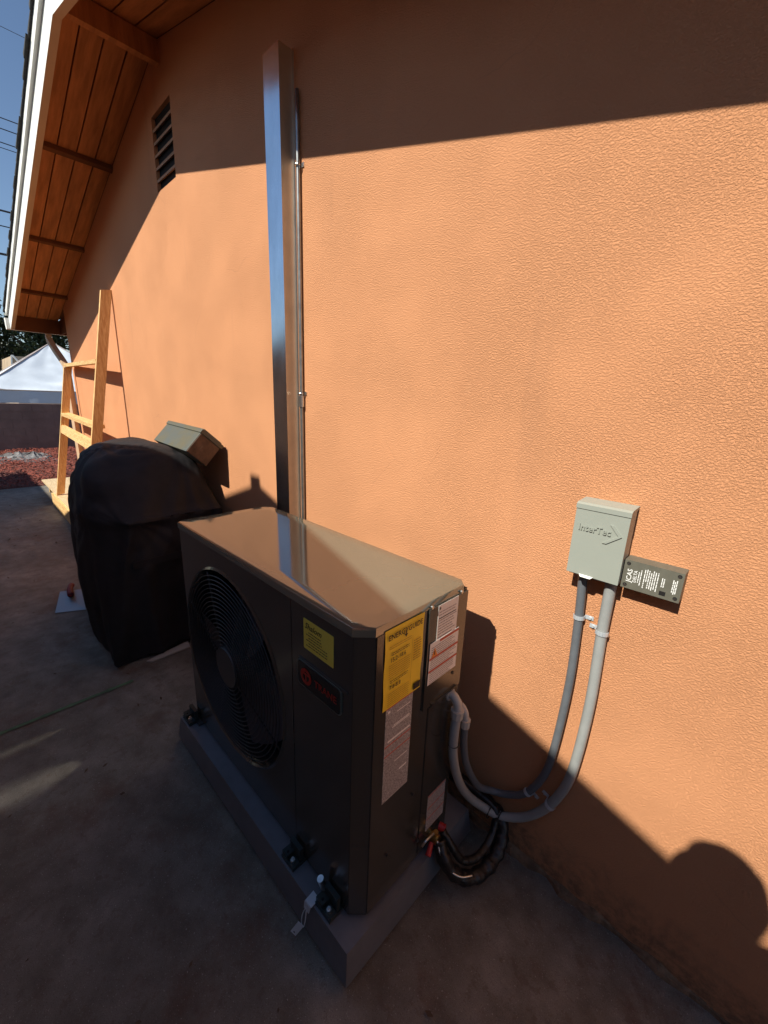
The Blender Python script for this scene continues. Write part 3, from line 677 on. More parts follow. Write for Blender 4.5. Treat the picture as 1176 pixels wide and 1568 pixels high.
# ------------------------------------------------------------------ disconnect box and surge protector
BX0, BX1, BZ0, BZ1, BD = -.358, -.231, 1.12, 1.311, .062
dk = thing('disconnect_box', (-.295, 0, 1.22), 'grey green metal disconnect box with embossed arrow on the orange wall', 'electrical box')
bb = BM(); box(bb, BX0 + .004, BX1 - .004, -BD + .012, 0, BZ0 - .006, BZ1 - .006); obj('box_body', bb, M['box_grey'], dk, bev=.0015)
bb = BM()   # lid: front sheet with folded sides, open below
prism(bb, [(BX0, -BD, BZ0), (BX1, -BD, BZ0), (BX1, -.014, BZ0 + .012), (BX1 - .0016, -.014, BZ0 + .012), (BX1 - .0016, -BD + .0016, BZ0), (BX0 + .0016, -BD + .0016, BZ0), (BX0 + .0016, -.014, BZ0 + .012), (BX0, -.014, BZ0 + .012)], (0, 0, BZ1 - BZ0 - .012))
obj('lid', bb, M['box_grey'], dk)
bb = BM(); prism(bb, [(BX0 - .001, -BD - .002, BZ1 - .014), (BX0 - .001, -BD - .002, BZ1 - .002), (BX0 - .001, -BD + .006, BZ1 + .002), (BX0 - .001, 0, BZ1 + .006), (BX0 - .001, 0, BZ1)], (BX1 - BX0 + .002, 0, 0)); obj('lid_hood', bb, M['box_grey'], dk)
bb = BM(); O = Vector((BX0, -BD, BZ0)); 
def emboss(pts, d=.0014): prism(bb, [O + U_ * x + V_ * y for x, y in pts], N_ * d)
aw = .006
emboss([(.086, .150), (.094, .150), (.116, .125), (.108, .125)], .0026); emboss([(.108, .125), (.116, .125), (.084, .100), (.075, .100)], .0030)
print_text(bb, 'InterTec', O, U_, V_, N_, .012, .122, .024, lift=.0012, sx=.95)
_r2 = bmesh.ops.extrude_face_region(bb, geom=[f for f in bb.faces if all(abs(v.co.y - (-BD - .0012)) < 1e-5 for v in f.verts)])
bmesh.ops.translate(bb, verts=[e for e in _r2['geom'] if isinstance(e, bmesh.types.BMVert)], vec=(0, -.0022, 0))
bmesh.ops.recalc_face_normals(bb, faces=bb.faces)
printed('embossed_mark', bb, M['box_grey'], dk)
bb = BM(); tube(bb, [(-.297 + .011 * math.cos(a), -.004, BZ0 - .014 + .010 * math.sin(a)) for a in [6.2832 * k / 16 for k in range(16)]], .0022, 6, closed=True); obj('padlock_ring', bb, M['galv_rough'], dk)
bb = BM(); prism(bb, [(-.325, -BD - .001, BZ0 + .002), (-.32, -BD - .006, BZ0 - .003), (-.295, -BD - .006, BZ0 - .003), (-.29, -BD - .001, BZ0 + .002)], (0, .01, 0)); obj('lid_latch', bb, M['white_trim'], dk)
sp = thing('surge_protector', (-.166, 0, 1.15), 'small dark grey box with white print beside the disconnect box', 'electrical box')
SX0, SX1, SZ0, SZ1, SD = -.229, -.1045, 1.114, 1.188, .043
bb = BM(); box(bb, SX0, SX1, -SD, 0, SZ0, SZ1); cs = obj('case', bb, M['box_brown'], sp, bev=.004, seg=3)
for x in (SX0 + .009, SX1 - .009):
    for z in (SZ0 + .009, SZ1 - .009):
        bb = BM(); cyl(bb, (x, -SD - .0003, z), .0046, (0, -.0002, 0), 14); s_ = obj('screw_well', bb, M['black'], cs)
        bb = BM(); cyl(bb, (x, -SD - .0004, z - .0008), .0032, (0, -.001, 0), 8); obj('screw', bb, M['galv_rough'], s_)
obj('indicator_window', bx(SX1 - .042, SX1 - .029, -SD - .0008, -SD, SZ0 + .008, SZ0 + .018), M['black'], cs)
# print runs upward: U is up, V is left
O = Vector((SX0, -SD, SZ0)); U2, V2 = Vector((0, 0, 1)), Vector((-1, 0, 0)); b2 = BM()
print_text(b2, 'JCAS', O, U2, V2, N_, .018, -.020, .0155, lift=.0008, sx=1.05)
print_text(b2, 'DELTA', O, U2, V2, N_, .020, -.031, .0105, lift=.0008, sx=1.0)
for v, a, c in ((.036, .022, .05), (.0405, .016, .056), (.048, .012, .06), (.0525, .030, .062), (.057, .014, .06), (.0615, .014, .056), (.066, .012, .062), (.0705, .016, .06), (.0755, .012, .06), (.085, .028, .052), (.089, .028, .050), (.107, .022, .056), (.1105, .018, .050), (.114, .02, .054)):
    wordline(b2, O, U2, V2, N_, a, c, -v, .0019, .0008)
printed('case_lettering', b2, M['white_ink'], cs)
# ------------------------------------------------------------------ two flexible conduits
def conduit(name, label, pts, r, m, straps, fit):
    t = thing(name, pts[0], label, 'conduit', 'flexible conduits from the wall box to the heat pump')
    P = catmull(pts, 10); b = BM(); tube(b, P, r, 14); obj('hose', b, m, t, smooth=True)
    for (x, z, sd) in straps:
        q = min(P, key=lambda p: (p.x - x) ** 2 + (p.z - z) ** 2 + (0 if p.y > -.06 else 9)); i = P.index(q); tt = (P[min(i + 1, len(P) - 1)] - P[i - 1]).normalized()
        s = Vector((tt.z, 0, -tt.x)) * sd; b = BM()
        arc = [q + s * (r + .0015) * math.cos(a) + Vector((0, -1, 0)) * (r + .0015) * math.sin(a) for a in [math.pi * k / 8 for k in range(9)]]
        for a, c in zip(arc, arc[1:]): beam(b, a - tt * .006, c - tt * .006, tt * .012, (a - q).normalized() * .0015)
        e0 = q + s * (r + .001); e0.y = -.0015; beam(b, e0 - tt * .006, e0 - tt * .006 + s * .022, tt * .012, (0, -.0018, 0))
        if q.y < -.01: beam(b, arc[0] - tt * .006, e0 - tt * .006, tt * .012, s * .0015)
        o = obj('conduit_strap', b, M['clip'], t); b = BM(); cyl(b, e0 + s * .013 + Vector((0, -.002, 0)), .0042, (0, -.004, 0), 8); obj('strap_screw', b, M['clip'], o)
    x, y, z = fit
    b = BM(); E = catmull([(xs_ + .002, y + .0, z + .028), (xs_ + .018, y, z + .028), (xs_ + .032, y, z + .012), (pts[0][0], y, z - .012)], 6); tube(b, E, r * .95, 12); fo = obj('elbow_fitting', b, M['fitting'], t, smooth=True)
    b = BM(); cyl(b, (pts[0][0], y, z - .008), r * 1.45, (0, 0, -.028), 10, r * 1.3); obj('gland_nut', b, M['fitting'], fo)
    b = BM(); cyl(b, (xs_ + .0, y, z + .028), r * 1.4, (.008, 0, 0), 10); obj('lock_nut', b, M['fitting'], fo)
    return t, P
xc = xs_ + .036
t2, P2 = conduit('flexible_conduit', 'lighter grey conduit hanging in the lower, outer loop', [(xc, -.248, .655), (xc, -.255, .58), (xc + .001, -.248, .49), (xc + .004, -.205, .365), (xc + .012, -.145, .26), (xc + .04, -.085, .185), (-.45, -.05, .158), (-.385, -.028, .188), (-.33, -.02, .255), (-.285, -.018, .355), (-.258, -.018, .48), (-.248, -.018, .72), (-.254, -.018, .96), (-.253, -.026, 1.125)], .0142, M['conduit'], [(-.253, .965, -1), (-.297, .315, -1)], (xc, -.248, .672))
t1, P1 = conduit('flexible_conduit', 'darker grey conduit in the upper, inner loop', [(xc, -.196, .585), (xc, -.19, .50), (xc + .005, -.165, .40), (xc + .02, -.10, .275), (-.49, -.04, .225), (-.44, -.02, .235), (-.385, -.018, .285), (-.342, -.016, .38), (-.322, -.016, .50), (-.312, -.016, .75), (-.318, -.016, .96), (-.326, -.026, 1.125)], .0118, M['conduit_dk'], [(-.318, .97, 1), (-.372, .30, 1)], (xc, -.196, .605))
for z in (.54,):
    b = BM(); tube(b, [(xc + .0155 * math.cos(a), -.252 + .0155 * math.sin(a), z) for a in [6.2832 * k / 16 for k in range(16)]], .002, 6, closed=True); obj('cable_tie', b, M['rubber'], t2)
for xx in (-.475, -.445):
    q = min(P2, key=lambda p: abs(p.x - xx) + (0 if p.z < .3 else 9)); b = BM()
    tube(b, [q + Vector((.002 * math.sin(a), .019 * math.cos(a), .024 * math.sin(a) - .004)) for a in [6.2832 * k / 18 for k in range(18)]], .0022, 6, closed=True); obj('cable_tie', b, M['rubber'], t2)
# ------------------------------------------------------------------ metal clip hanging over the pad edge
tg = thing('metal_clip', (-.708, -.66, .127), 'small shiny metal clip with dangling plate on the pad front edge', 'metal clip')
bb = BM(); prism(bb, [(-.725, -.672, PZ + .002), (-.695, -.672, PZ + .006), (-.697, -.642, PZ + .006), (-.728, -.640, PZ + .002)], (0, 0, .0018)); obj('clip_plate', bb, M['clip'], tg)
bb = BM(); prism(bb, [(-.725, -.673, PZ + .004), (-.696, -.673, PZ + .008), (-.698, -.678, PZ - .012), (-.722, -.678, PZ - .014)], (0, -.0012, 0)); obj('clip_lip', bb, M['clip'], tg)
bb = BM(); P = catmull([(-.715, -.677, PZ - .008), (-.722, -.684, .09), (-.722, -.688, .06), (-.712, -.688, .055), (-.708, -.684, .085), (-.712, -.677, PZ - .008)], 6); tube(bb, P, .0017, 6); obj('wire_loop', bb, M['clip'], tg)
bb = BM(); prism(bb, [(-.706, -.690, .068), (-.728, -.694, .066), (-.742, -.712, .030), (-.722, -.708, .030)], (0, -.0015, .0003)); pl_ = obj('hanging_plate', bb, M['clip'], tg)
bb = BM(); cyl(bb, (-.729, -.7085, .038), .0025, (0, -.0014, 0), 8); obj('plate_hole', bb, M['black'], pl_)

# ------------------------------------------------------------------ covered grill
gr = thing('covered_grill', (-3.0, -.42, 0), 'barbecue grill under a draped black cover beside the heat pump', 'covered grill')
full = [(-.75, .0), (-.78, .12), (-.80, .35), (-.80, .62), (-.785, .84), (-.765, .95), (-.725, 1.08), (-.635, 1.165), (-.50, 1.205), (-.33, 1.22), (-.20, 1.19), (-.11, 1.10), (-.06, .92), (-.05, .6), (-.05, .3), (-.05, .0)]
shelf = [(-.735, .0), (-.72, .12), (-.69, .32), (-.655, .58), (-.615, .74), (-.60, .815), (-.592, .845), (-.50, .855), (-.40, .858), (-.28, .857), (-.17, .856), (-.09, .853), (-.06, .82), (-.055, .5), (-.055, .3), (-.055, .0)]
mid = [(-.752, .0), (-.765, .12), (-.76, .35), (-.745, .62), (-.725, .78), (-.70, .87), (-.64, .95), (-.52, 1.06), (-.40, 1.13), (-.27, 1.17), (-.17, 1.14), (-.10, 1.02), (-.06, .85), (-.05, .55), (-.05, .3), (-.05, .0)]
def lerp(a, c, t): return [((1 - t) * p[0] + t * q[0], (1 - t) * p[1] + t * q[1]) for p, q in zip(a, c)]
cen = [(-.40 + (p[0] + .40) * .02, max(0.0, .42 + (p[1] - .42) * .9 if p[1] > 0 else 0)) for p in shelf]
st = []
for k in (0, .25, .5, .75): st.append((-2.452 - .004 * k, lerp([(-.38, p[1]) for p in shelf], shelf, k)))
st += [(-2.456, shelf), (-2.49, shelf), (-2.52, lerp(shelf, mid, .22)), (-2.56, lerp(shelf, mid, .62)), (-2.60, mid), (-2.66, lerp(mid, full, .45)), (-2.74, lerp(mid, full, .85))]
st += [(-2.80 - .06 * k, full) for k in range(10)]
st += [(-3.42, lerp(full, mid, .5)), (-3.50, mid), (-3.58, lerp(shelf, mid, .4)), (-3.66, shelf), (-3.67, lerp(shelf, [(-.38, p[1]) for p in shelf], .95))]
dense = []
for (xa, pa), (xb, pb) in zip(st, st[1:]):
    m_ = max(1, int(abs(xb - xa) / .014)) if abs(xb - xa) > .006 else 7
    for k in range(m_): dense.append((xa + (xb - xa) * k / m_, lerp(pa, pb, k / m_)))
dense.append(st[-1])
bb = BM(); rows = []
for x, prof in dense:
    row = []
    for q in catmull([(0, p[0], p[1]) for p in prof], 9):
        if x < -2.6: q.y += .10 * (-2.6 - x) * min(1, max(0, (-.25 - q.y) * 3))
        if q.z > 1.1: q.z += .008
        row.append(bb.verts.new((x, q.y, q.z)))
    rows.append(row)
for a, c in zip(rows, rows[1:]):
    for i in range(len(a) - 1): bb.faces.new((a[i], a[i + 1], c[i + 1], c[i]))
for _ in range(6): bmesh.ops.smooth_vert(bb, verts=[v for v in bb.verts if not v.is_boundary], factor=.5, use_axis_x=True, use_axis_y=True, use_axis_z=True)
bmesh.ops.recalc_face_normals(bb, faces=bb.faces); bb.normal_update()
A1 = Vector((-2.60, -.24, 1.19)); A2 = Vector((-3.35, -.28, 1.20)); A3 = Vector((-2.47, -.58, .85))
def tri(t): t = t % 1; return 1 - abs(2 * t - 1)
mv = []
for v in bb.verts:
    p = v.co; nz = lambda s_, o_=0: noise.noise(p * s_ + Vector((o_, 2 * o_, 0))); d = 0
    for A, kf, am_ in ((A1, 2.6, .034), (A2, 2.2, .030), (A3, 2.4, .022)):
        e = p - A; r = e.length
        ang = math.atan2(e.z, e.y - .8 * e.x) + .25 * nz(2.5, 3)
        d += am_ * (tri(ang * kf) - .5) * min(1, r * 1.9) * math.exp(-r * 1.3)
    if p.z < .84:                                   # hanging skirt: sharp vertical pleats, wider towards the hem
        u = p.x * 1.0 + p.y * 1.2 + .06 * nz(2) + .03 * nz(5)
        d += .034 * (tri(u * 3.1) ** 1.5 - .4) * min(1, (.84 - p.z) * 1.5) + .007 * (tri(u * 7.7 + .3) - .5) * min(1, (.84 - p.z) * 3)
        d -= (.010 if p.x > -2.55 else 0) * math.exp(-((p.z - .79) / .05) ** 2)
    d += .011 * math.exp(-((p.z - .835) / .012) ** 2) * .5 if p.x > -2.56 else 0    # stitched edge seam
    d -= .004 * (1 - min(1, 5 * abs(nz(2.2, 7))))   # creases from being folded
    d += .006 * nz(3)
    if p.y > -.12: d *= .15
    mv.append((v, v.normal * (d * (1 if v.normal.dot(p - Vector((-3.0, -.4, .6))) > 0 else -1)), p.z))
for v, dv, z in mv:
    v.co += dv; v.co.y = min(v.co.y, -.008)
    if z < .012: v.co.z = .012 + .028 * max(0, noise.noise(Vector((v.co.x * 4, v.co.y * 4, 0)))) + (.035 * max(0, 1 - abs(v.co.y + .42) / .2) if v.co.x > -2.5 else 0)
    v.co.z = max(v.co.z, .002)
obj('cover', bb, M['cover'], gr, smooth=True)
bb = BM()   # pocket strip and hem on the near end
prism(bb, [(-2.448, -.60, .585), (-2.448, -.10, .60), (-2.448, -.10, .645), (-2.448, -.60, .625)], (.006, 0, 0)); obj('cover_band', bb, M['cover'], gr)
for x in (-2.62, -3.45):
    bb = BM(); box(bb, x - .02, x + .02, -.62, -.58, 0, .8); box(bb, x - .02, x + .02, -.2, -.16, 0, .8); obj('grill_leg', bb, M['rubber'], gr)
fl = tag(obj('floor_offcut', (lambda b: (prism(b, [(-2.425, -.60, .004), (-2.40, -.58, .004), (-2.40, -.36, .006), (-2.47, -.35, .006)], (0, 0, .008)), b)[-1])(BM()), M['cardboard']), 'pale flat offcut lying on the concrete at the foot of the black cover', 'board')
# ------------------------------------------------------------------ metal case on top of the grill
a = -.735; Mx = Matrix.Translation((-2.49, -.248, 1.214)) @ Matrix.Rotation(-.013, 4, 'Z') @ Matrix.Rotation(.023, 4, 'Y') @ Matrix.Rotation(a, 4, 'X')
am = thing('metal_case', (-2.77, -.14, 1.2), 'weathered grey green metal case tilted on top of the covered grill', 'metal case')
L_, W2, H2 = .57, .150, .173
def loc_box(name, a, m, bev=0, parent=am):
    b = bx(*a); bmesh.ops.transform(b, matrix=Mx, verts=b.verts); return obj(name, b, m, parent, bev=bev)
cb = loc_box('case_body', (-L_, -.004, 0.0, W2, 0, H2 - .034), M['ammo'], .003)
loc_box('case_end', (-.003, .003, .004, W2 - .004, .004, H2 - .038), M['ammo_end'], .001)
loc_box('lid', (-L_ - .006, .004, -.006, W2 + .006, H2 - .034, H2 - .008), M['ammo'], .002)
loc_box('lid_panel', (-L_ + .01, -.012, .008, W2 - .008, H2 - .008, H2), M['ammo'], .002)
b = BM(); cyl(b, (.003, W2 * .5, H2 * .42), .022, (.0015, 0, 0), 20); bmesh.ops.transform(b, matrix=Mx, verts=b.verts); obj('end_boss', b, M['ammo_end'], am)
# ------------------------------------------------------------------ leaning pine frame and deck behind the grill
wf = thing('leaning_timber_frame', (-5.6, -.4, .19), 'raw pine frame of two uprights and three rails leaning on the wall', 'timber frame')
def post(name, x, zt, yt, zb, yb_, w=.038, dp=.085):
    b = BM(); beam(b, (x - w, yb_, zb), (x - w, yt, zt), (w, 0, 0), (0, dp, dp * .18)); return obj(name, b, M['wood_z'], wf, bev=.002, seg=1)
post('upright', -4.55, 2.372, -.082, .19, -.472)
post('upright', -6.60, 1.775, -.105, .19, -.394)
def rail(A, B, u, v): b = BM(); beam(b, A, B, u, v); return obj('rail', b, M['wood_x'], wf, bev=.002, seg=1)
rail((-4.588, -.19, 1.76), (-6.60, -.105, 1.782), (0, .088, .006), (0, -.002, .036))
rail((-4.588, -.270, 1.180), (-6.60, -.205, 1.190), (0, .085, .006), (0, -.002, .036))
rail((-4.588, -.318, .975), (-6.60, -.243, .985), (0, .038, .006), (0, .014, .088))
b = BM(); beam(b, (-6.66, -.385, .19), (-6.66, -.20, 1.05), (.036, 0, 0), (0, .04, .01)); obj('side_batten', b, M['wood_z'], wf)
dc = thing('plywood_platform', (-6.4, -.2, 0), 'low plywood platform on pine edge boards along the house wall', 'platform')
obj('deck_sheet', bx(-7.9, -4.4, -.392, -.02, .166, .186), M['plywood'], dc, bev=.001, seg=1)
obj('edge_board', bx(-6.93, -4.4, -.412, -.375, .0, .164), M['wood_x'], dc, bev=.002, seg=1)
obj('end_board', bx(-6.93, -6.89, -.372, -.03, .0, .164), M['wood_x'], dc)
obj('rear_support', bx(-7.85, -7.80, -.33, -.05, -.01, .164), M['wood_x'], dc)
# dustpan
dp = thing('dustpan', (-3.5, -.8, 0), 'metal dustpan with red handle lying beside the covered grill', 'dustpan')
bb = BM(); prism(bb, [(-3.44, -.885, .003), (-3.36, -.72, .003), (-3.58, -.70, .075), (-3.62, -.82, .08)], (0, 0, .004)); obj('pan', bb, M['steel_sheet'], dp)
bb = BM(); prism(bb, [(-3.44, -.885, .004), (-3.62, -.82, .082), (-3.62, -.82, .02), (-3.5, -.86, .004)], (.003, -.003, 0)); obj('pan_side', bb, M['steel_sheet'], dp)
bb = BM(); tube(bb, catmull([(-3.50, -.775, .085), (-3.58, -.765, .10), (-3.64, -.745, .105)], 5), .02, 8); obj('handle', bb, M['dull_red'], dp, smooth=True)
# ------------------------------------------------------------------ beyond the patio
fw = thing('block_wall', (-13.35, 1, 0), 'shaded brown block garden wall below the white canopy', 'garden wall')
bh = .19
for r in range(6):
    for k in range(16):
        y = -2.0 + k * .40 + (r % 2) * .2
        obj('block', bx(-13.5, -13.3 + random.uniform(-.002, .002), y, y + .394, r * bh - .02, r * bh + bh - .006 - .02), M['block'], fw)
obj('wall_core', bx(-13.48, -13.306, -2.0, 4.6, -.05, 1.11), M['block'], fw)
tn = thing('canopy_tent', (-16, 1.2, 0), 'white pop up canopy tent with pleated roof behind the block wall', 'canopy tent')
pk = Vector((-16, 1.2, 2.77)); c_ = [Vector((-14.6, -.62, 1.41)), Vector((-14.6, 3.0, 1.41)), Vector((-17.4, 3.0, 1.41)), Vector((-17.4, -.62, 1.41))]
bb = BM()
for i in range(4):
    A, B = c_[i], c_[(i + 1) % 4]; R_ = []
    for j in range(37):
        t = j / 36; row = []
        for k in range(21):
            s = k / 20; q = (A.lerp(B, s)).lerp(pk, t); sag = -.13 * math.sin(math.pi * t) * math.sin(math.pi * s) * (1 - t)
            wr = .040 * math.sin(t * 34 + s * 7 + i) * (1 - t) * s + .014 * math.sin(s * 23 + t * 9 + i) * (1 - t) + .03 * noise.noise(Vector((s * 5, t * 6, i)))
            row.append(bb.verts.new(q + Vector((0, 0, sag + wr * (1 if 0 < k < 20 and t < .98 else 0)))))
        R_.append(row)
    for j in range(36):
        for k in range(20): bb.faces.new((R_[j][k], R_[j][k + 1], R_[j + 1][k + 1], R_[j + 1][k]))
obj('roof_fabric', bb, M['tent'], tn, smooth=True)
for q in c_:
    bb = BM(); tube(bb, [q.lerp(pk, k / 8) + Vector((0, 0, .01)) for k in range(9)], .016, 6); obj('seam_binding', bb, M['grey_ink'], tn)
for i in range(4):
    bb = BM(); tube(bb, [c_[i], c_[(i + 1) % 4]], .014, 6); obj('eave_binding', bb, M['grey_ink'], tn)
for i in range(4):
    A, B = c_[i], c_[(i + 1) % 4]; bb = BM(); prev = None
    for k in range(31):
        q = A.lerp(B, k / 30); o2 = (B - A).cross(Vector((0, 0, 1))).normalized() * .02 * math.sin(k * .9)
        cur = (bb.verts.new(q), bb.verts.new(q + o2 + Vector((0, 0, -.32))))
        if prev: bb.faces.new((prev[0], cur[0], cur[1], prev[1]))
        prev = cur
    obj('valance', bb, M['tent'], tn, smooth=True)
    obj('leg', bx(A.x - .02, A.x + .02, A.y - .02, A.y + .02, 0, 1.4), M['galv_rough'], tn)
tp = BM(); g = []
for i in range(30):
    g.append([])
    for j in range(30):
        x = -12.7 + i * .055; y = -.75 + j * .036; e = math.sin(math.pi * i / 29) * math.sin(math.pi * j / 29)
        g[-1].append(tp.verts.new((x + .16 * noise.noise(Vector((i * .3, j * .3, 2))), y + .05 * noise.noise(Vector((i * .3, j * .3, 5))), .055 + .06 * e * (1 + noise.noise(Vector((i * .25, j * .25, 0)))) + .10 * (e ** .5) * abs(noise.noise(Vector((i * .22, j * .35, 9)))) - .045)))
for i in range(29):
    for j in range(29): tp.faces.new((g[i][j], g[i + 1][j], g[i + 1][j + 1], g[i][j + 1]))
tag(obj('crumpled_tarp', tp, M['tarp']), 'crumpled grey plastic sheeting lying on the red mulch', 'tarp')
ho = thing('neighbour_house', (-20, 2, 0), 'distant tan gabled house showing above the white canopy', 'house')
obj('wall', bx(-22, -18.8, .45, 6, 0, 2.0), M['roof_tan'], ho)
bb = BM(); prism(bb, [(-18.6, .42, 2.0), (-18.6, .47, 2.44), (-18.6, 4.5, 2.47), (-18.6, 6.2, 2.0)], (-4, 0, 0)); obj('roof', bb, M['roof_tan'], ho)
bb = BM(); beam(bb, (-18.57, .39, 1.97), (-18.57, .45, 2.46), (0, .04, 0), (.02, 0, .0)); beam(bb, (-18.56, .47, 2.44), (-18.56, .72, 2.05), (0, .045, 0), (.02, 0, .03)); obj('gable_trim', bb, M['white_trim'], ho)
def tree(x, y, h, r, label, seed):
    x -= 2.2
    rnd = random.Random(seed); t = thing('tree', (x, y, 0), label, 'tree')
    b = BM(); tube(b, [(x + .15 * math.sin(z), y + .1 * math.cos(z * 1.3), z * h * .14) for z in range(6)], .2, 8, rf=lambda i, n: .22 * (1 - i / n * .7)); 
    for k in range(7):
        a = rnd.uniform(0, 6.28); z0 = h * rnd.uniform(.25, .6); tube(b, [(x, y, z0), (x + .5 * r * math.cos(a), y + .5 * r * math.sin(a), z0 + .15 * h), (x + .85 * r * math.cos(a), y + .85 * r * math.sin(a), z0 + .3 * h)], .06, 5, rf=lambda i, n: .08 * (1 - i / n * .8))
    obj('trunk', b, M['bark'], t)
    b = BM(); cl = []
    for k in range(26):
        a = rnd.uniform(0, 6.28); rr = r * math.sqrt(rnd.random()); z = h * rnd.uniform(.22, .97); rr *= math.sin(math.pi * min(1, max(.15, (h - z) / h + .12))) ** .5
        cl.append(Vector((x + rr * math.cos(a), y + rr * math.sin(a), z)))
    for c in cl:
        cr = r * rnd.uniform(.22, .42)
        for k in range(330):
            d = Vector((rnd.gauss(0, 1), rnd.gauss(0, 1), rnd.gauss(0, .8))).normalized() * cr * rnd.random() ** .4; p = c + d; s = rnd.uniform(.07, .14)
            u = Vector((rnd.gauss(0, 1), rnd.gauss(0, 1), rnd.gauss(0, 1))).normalized(); v = u.orthogonal().normalized()
            b.faces.new([b.verts.new(q) for q in (p, p + u * s + v * s * .4, p + u * s * 2, p + u * s - v * s * .4)])
    obj('crown', b, M['leaf'], t)
tree(-21.5, -.6, 5.3, 1.55, 'tall dark leafy tree at the left edge, under the power lines', 1)
tree(-22.5, 2.6, 4.35, 2.1, 'dark leafy tree behind the peak of the white canopy', 2)
tree(-20.5, 5.2, 4.4, 1.8, 'dark leafy tree behind the house corner', 3)
tree(-30, .8, 3.6, 2.4, 'lower dark tree far behind the canopy and tan house', 4)
for k, (z, r, lb) in enumerate(((10.02, .006, 'highest overhead wire beside the apex of the roof'), (8.05, .012, 'top wire of the four close overhead wires'), (7.81, .012, 'second wire of the four close overhead wires'), (7.50, .012, 'third wire of the four close overhead wires'), (7.38, .009, 'lowest wire of the four close overhead wires'), (5.925, .026, 'thick black cable halfway between the four wires and the tree'), (5.56, .015, 'thin cable between the two thick black cables'), (4.88, .032, 'lowest thick black cable just above the dark tree'))):
    b = BM(); tube(b, [(-16 + .004 * (y * y) / 20, y, z + .0006 * y * y) for y in range(-30, 31, 3)], r, 6); tag(obj('overhead_wire', b, M['cable']), lb, 'wire', 'overhead wires crossing the sky')

# ------------------------------------------------------------------ added carport in place of the neighbour's house (outside the frame; casts gable shade)
YN = -2.6
def zn(x):      # top edge, from the outline of its shadow on the wall
    zw = .385 - .313 * x if x > -2.13 else max(-.385, 1.052 - .36 * (-2.13 - x))
    return zw + 1.03 * 2.6
cp = thing('gable_screen', (-2.1, -2.6, 0), 'added gabled board carport of the neighbour facing the orange wall', 'screen')
gaps = {}; _r = random.Random(3)  # slots added so that soft sun streaks reach the slab
for i in range(5): gaps[-2.175 + i * .014] = (1.30, 1.62 - .04 * abs(i - 2), (.0005, .0013, .002, .0012, .0005)[i])
for i in range(13): gaps[-1.96 + i * .014] = (1.20, 1.44 + .20 * math.sin(math.pi * (i + .5) / 13), .0003 + .0022 * math.sin(math.pi * (i + .5) / 13) ** 2)
b = BM(); cuts = sorted([-9.7, 6.0, -6.12, -2.13] + list(gaps)); prev = cuts[0]
for c in cuts[1:]:
    g0 = gaps.get(prev, (0, 0, 0))[2] / 2; g1 = gaps.get(c, (0, 0, 0))[2] / 2; xa, xb = prev + g0, c - g1
    prism(b, [(xa, YN, 0), (xb, YN, 0), (xb, YN, zn(xb - 1e-4)), (xa, YN, zn(xa + 1e-4))], (0, -.02, 0)); prev = c
for c, (za, zb_, wd) in gaps.items():
    box(b, c - wd / 2, c + wd / 2, YN - .02, YN, 0, za); box(b, c - wd / 2, c + wd / 2, YN - .02, YN, zb_, zn(c) - .01)
obj('board_front', b, M['screen'], cp)
b = BM()
for xa, xb in ((-9.7, -6.12), (-6.12, -2.13), (-2.13, 6.0)):
    prism(b, [(xa, YN - .021, zn(xa + 1e-3) - .1), (xb, YN - .021, zn(xb - 1e-3) - .1), (xb, YN - .021, zn(xb - 1e-3) - .01), (xa, YN - .021, zn(xa + 1e-3) - .01)], (0, -.7, 0))
obj('roof', b, M['shingle'], cp)
obj('ridge_vent', bx(-2.21, -2.10, YN - .3, YN, zn(-2.13) - .02, zn(-2.13) + .045), M['galv_rough'], cp)
for x in (-9.5, -5.5, 1.5, 5.8): obj('post', bx(x - .05, x + .05, YN - .75, YN - .65, 0, zn(x) - .12), M['screen'], cp)

# ------------------------------------------------------------------ the person taking the picture (outside the frame; casts the head shadow)
Fh = Vector((-.69, .72, 0)).normalized(); Rh = Vector((Fh.y, -Fh.x, 0)); B0 = Vector((.123, -1.345, 0))
def W(r, f, z): return B0 + Rh * r + Fh * f + Vector((0, 0, z))
V, E, Rd = [], [], []
def jt(p, r, par=None):
    V.append(tuple(p)); Rd.append(r)
    if par is not None: E.append((par, len(V) - 1))
    return len(V) - 1
pel = jt(W(0, 0, .98), .165); ab = jt(W(0, 0, 1.15), .155, pel); chs = jt(W(0, .0, 1.34), .18, ab); nb_ = jt(W(0, 0, 1.50), .085, chs)
nk = jt(W(0, .02, 1.58), .075, nb_); hb = jt(W(0, .035, 1.655), .092, nk); hc = jt(W(-.004, .03, 1.735), .118, hb); ht = jt(W(-.004, .02, 1.80), .085, hc)
ns = jt(W(0, .112, 1.72), .016, hc)
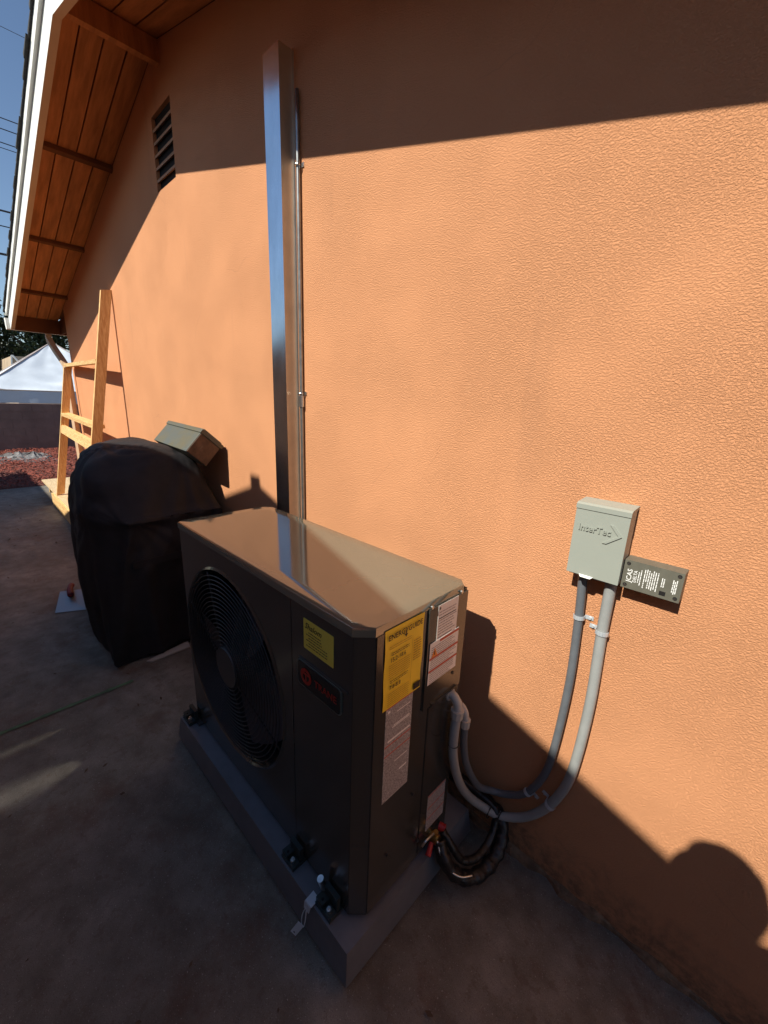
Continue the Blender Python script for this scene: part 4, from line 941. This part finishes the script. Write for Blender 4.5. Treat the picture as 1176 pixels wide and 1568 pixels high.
for s in (-1, 1):
    hp_ = jt(W(s * .095, 0, .93), .12, pel); kn = jt(W(s * .12, .03, .52), .08, hp_); an = jt(W(s * .13, 0, .11), .055, kn); jt(W(s * .14, .15, .05), .038, an)
    sh = jt(W(s * .185, 0, 1.50), .082, chs); el = jt(W(s * .25, .02, 1.20), .055, sh)
    hd_target = Vector((0, -1.158, 1.50)) - Vector((-.6679, .6951, 0)) * .045 + Rh * (s * .052)
    wr = jt(hd_target - Vector((0, 0, .09)) + Rh * s * .02 - Fh * .04, .034, el); pm = jt(hd_target - Vector((0, 0, .035)) - Fh * .012, .028, wr)
    for k, (du, dz) in enumerate(((0, .055), (0, .035), (0, .015), (0, -.004))):
        f1 = jt(hd_target + Rh * s * .012 + Fh * .006 + Vector((0, 0, dz - .03)), .0085, pm); f2 = jt(hd_target - Rh * s * .004 + Fh * .018 + Vector((0, 0, dz - .028)), .0075, f1); jt(hd_target - Rh * s * .022 + Fh * .018 + Vector((0, 0, dz - .026)), .0065, f2)
    f1 = jt(hd_target - Rh * s * .008 - Fh * .018 + Vector((0, 0, -.005)), .0095, pm); jt(hd_target - Rh * s * .022 - Fh * .016 + Vector((0, 0, .022)), .008, f1)
me = D.meshes.new('skeleton'); me.from_pydata(V, E, []); ob = D.objects.new('skeleton', me); C.objects.link(ob)
md = ob.modifiers.new('skin', 'SKIN'); md.use_smooth_shade = True
for i, sv in enumerate(me.skin_vertices[0].data): sv.radius = (Rd[i], Rd[i]); sv.use_root = (i == 0)
md = ob.modifiers.new('sub', 'SUBSURF'); md.levels = md.render_levels = 2
bpy.context.view_layer.update()
me2 = D.meshes.new_from_object(ob.evaluated_get(bpy.context.evaluated_depsgraph_get())); me2.name = 'person'
D.objects.remove(ob)
me2.materials.clear()
for k in ('skin', 'shirt', 'jeans', 'shoe'): me2.materials.append(M[k])
for p in me2.polygons:
    c = p.center; z = c.z; p.use_smooth = True
    near = (c - Vector((0, -1.158, 1.45))).length
    p.material_index = 3 if z < .1 else 2 if z < 1.0 else (0 if z > 1.545 or near < .2 else 1)
ps = thing('person', (B0.x, B0.y, 0), 'person in grey shirt and jeans holding up a phone to take the picture', 'person')
link('body', me2, None, ps)
bb = BM(); bmesh.ops.create_uvsphere(bb, u_segments=24, v_segments=16, radius=1)
for v in bb.verts:
    n_ = 1 + .05 * noise.noise(v.co * 4); c = v.co.copy(); v.co = W(-.004 + c.x * .097 * n_, .008 + c.y * .104 * n_, 1.755 + c.z * .102 * n_)
bmesh.ops.delete(bb, geom=[v for v in bb.verts if (v.co - W(0, 0, v.co.z)).dot(Fh) > .065 and v.co.z < 1.81 or v.co.z < 1.70], context='VERTS')
obj('hair', bb, M['hair'], ps, smooth=True)
for s in (-1, 1):
    bb = BM(); bmesh.ops.create_uvsphere(bb, u_segments=12, v_segments=8, radius=.012); bmesh.ops.translate(bb, verts=bb.verts, vec=W(s * .030, .098, 1.740)); obj('eye', bb, M['eye'], ps, smooth=True)
    bb = BM(); bmesh.ops.create_uvsphere(bb, u_segments=12, v_segments=8, radius=1)
    for v in bb.verts: v.co = W(s * .080 - .006 + v.co.x * .010, .01 + v.co.y * .018, 1.725 + v.co.z * .032)
    obj('ear', bb, M['skin'], ps, smooth=True)
bb = BM(); box(bb, -.012, .063, -.150, .008, -.0085, 0)
bmesh.ops.bevel(bb, geom=bb.edges[:], offset=.003, segments=2, affect='EDGES')
mm = cam.matrix_world.copy(); Tb = mm @ Matrix.Translation((0, 0, .012)); bmesh.ops.transform(bb, matrix=Tb, verts=bb.verts)
tag(obj('phone', bb, M['phone']), 'dark phone held up by the person taking the picture', 'phone')
bpy.context.view_layer.update()
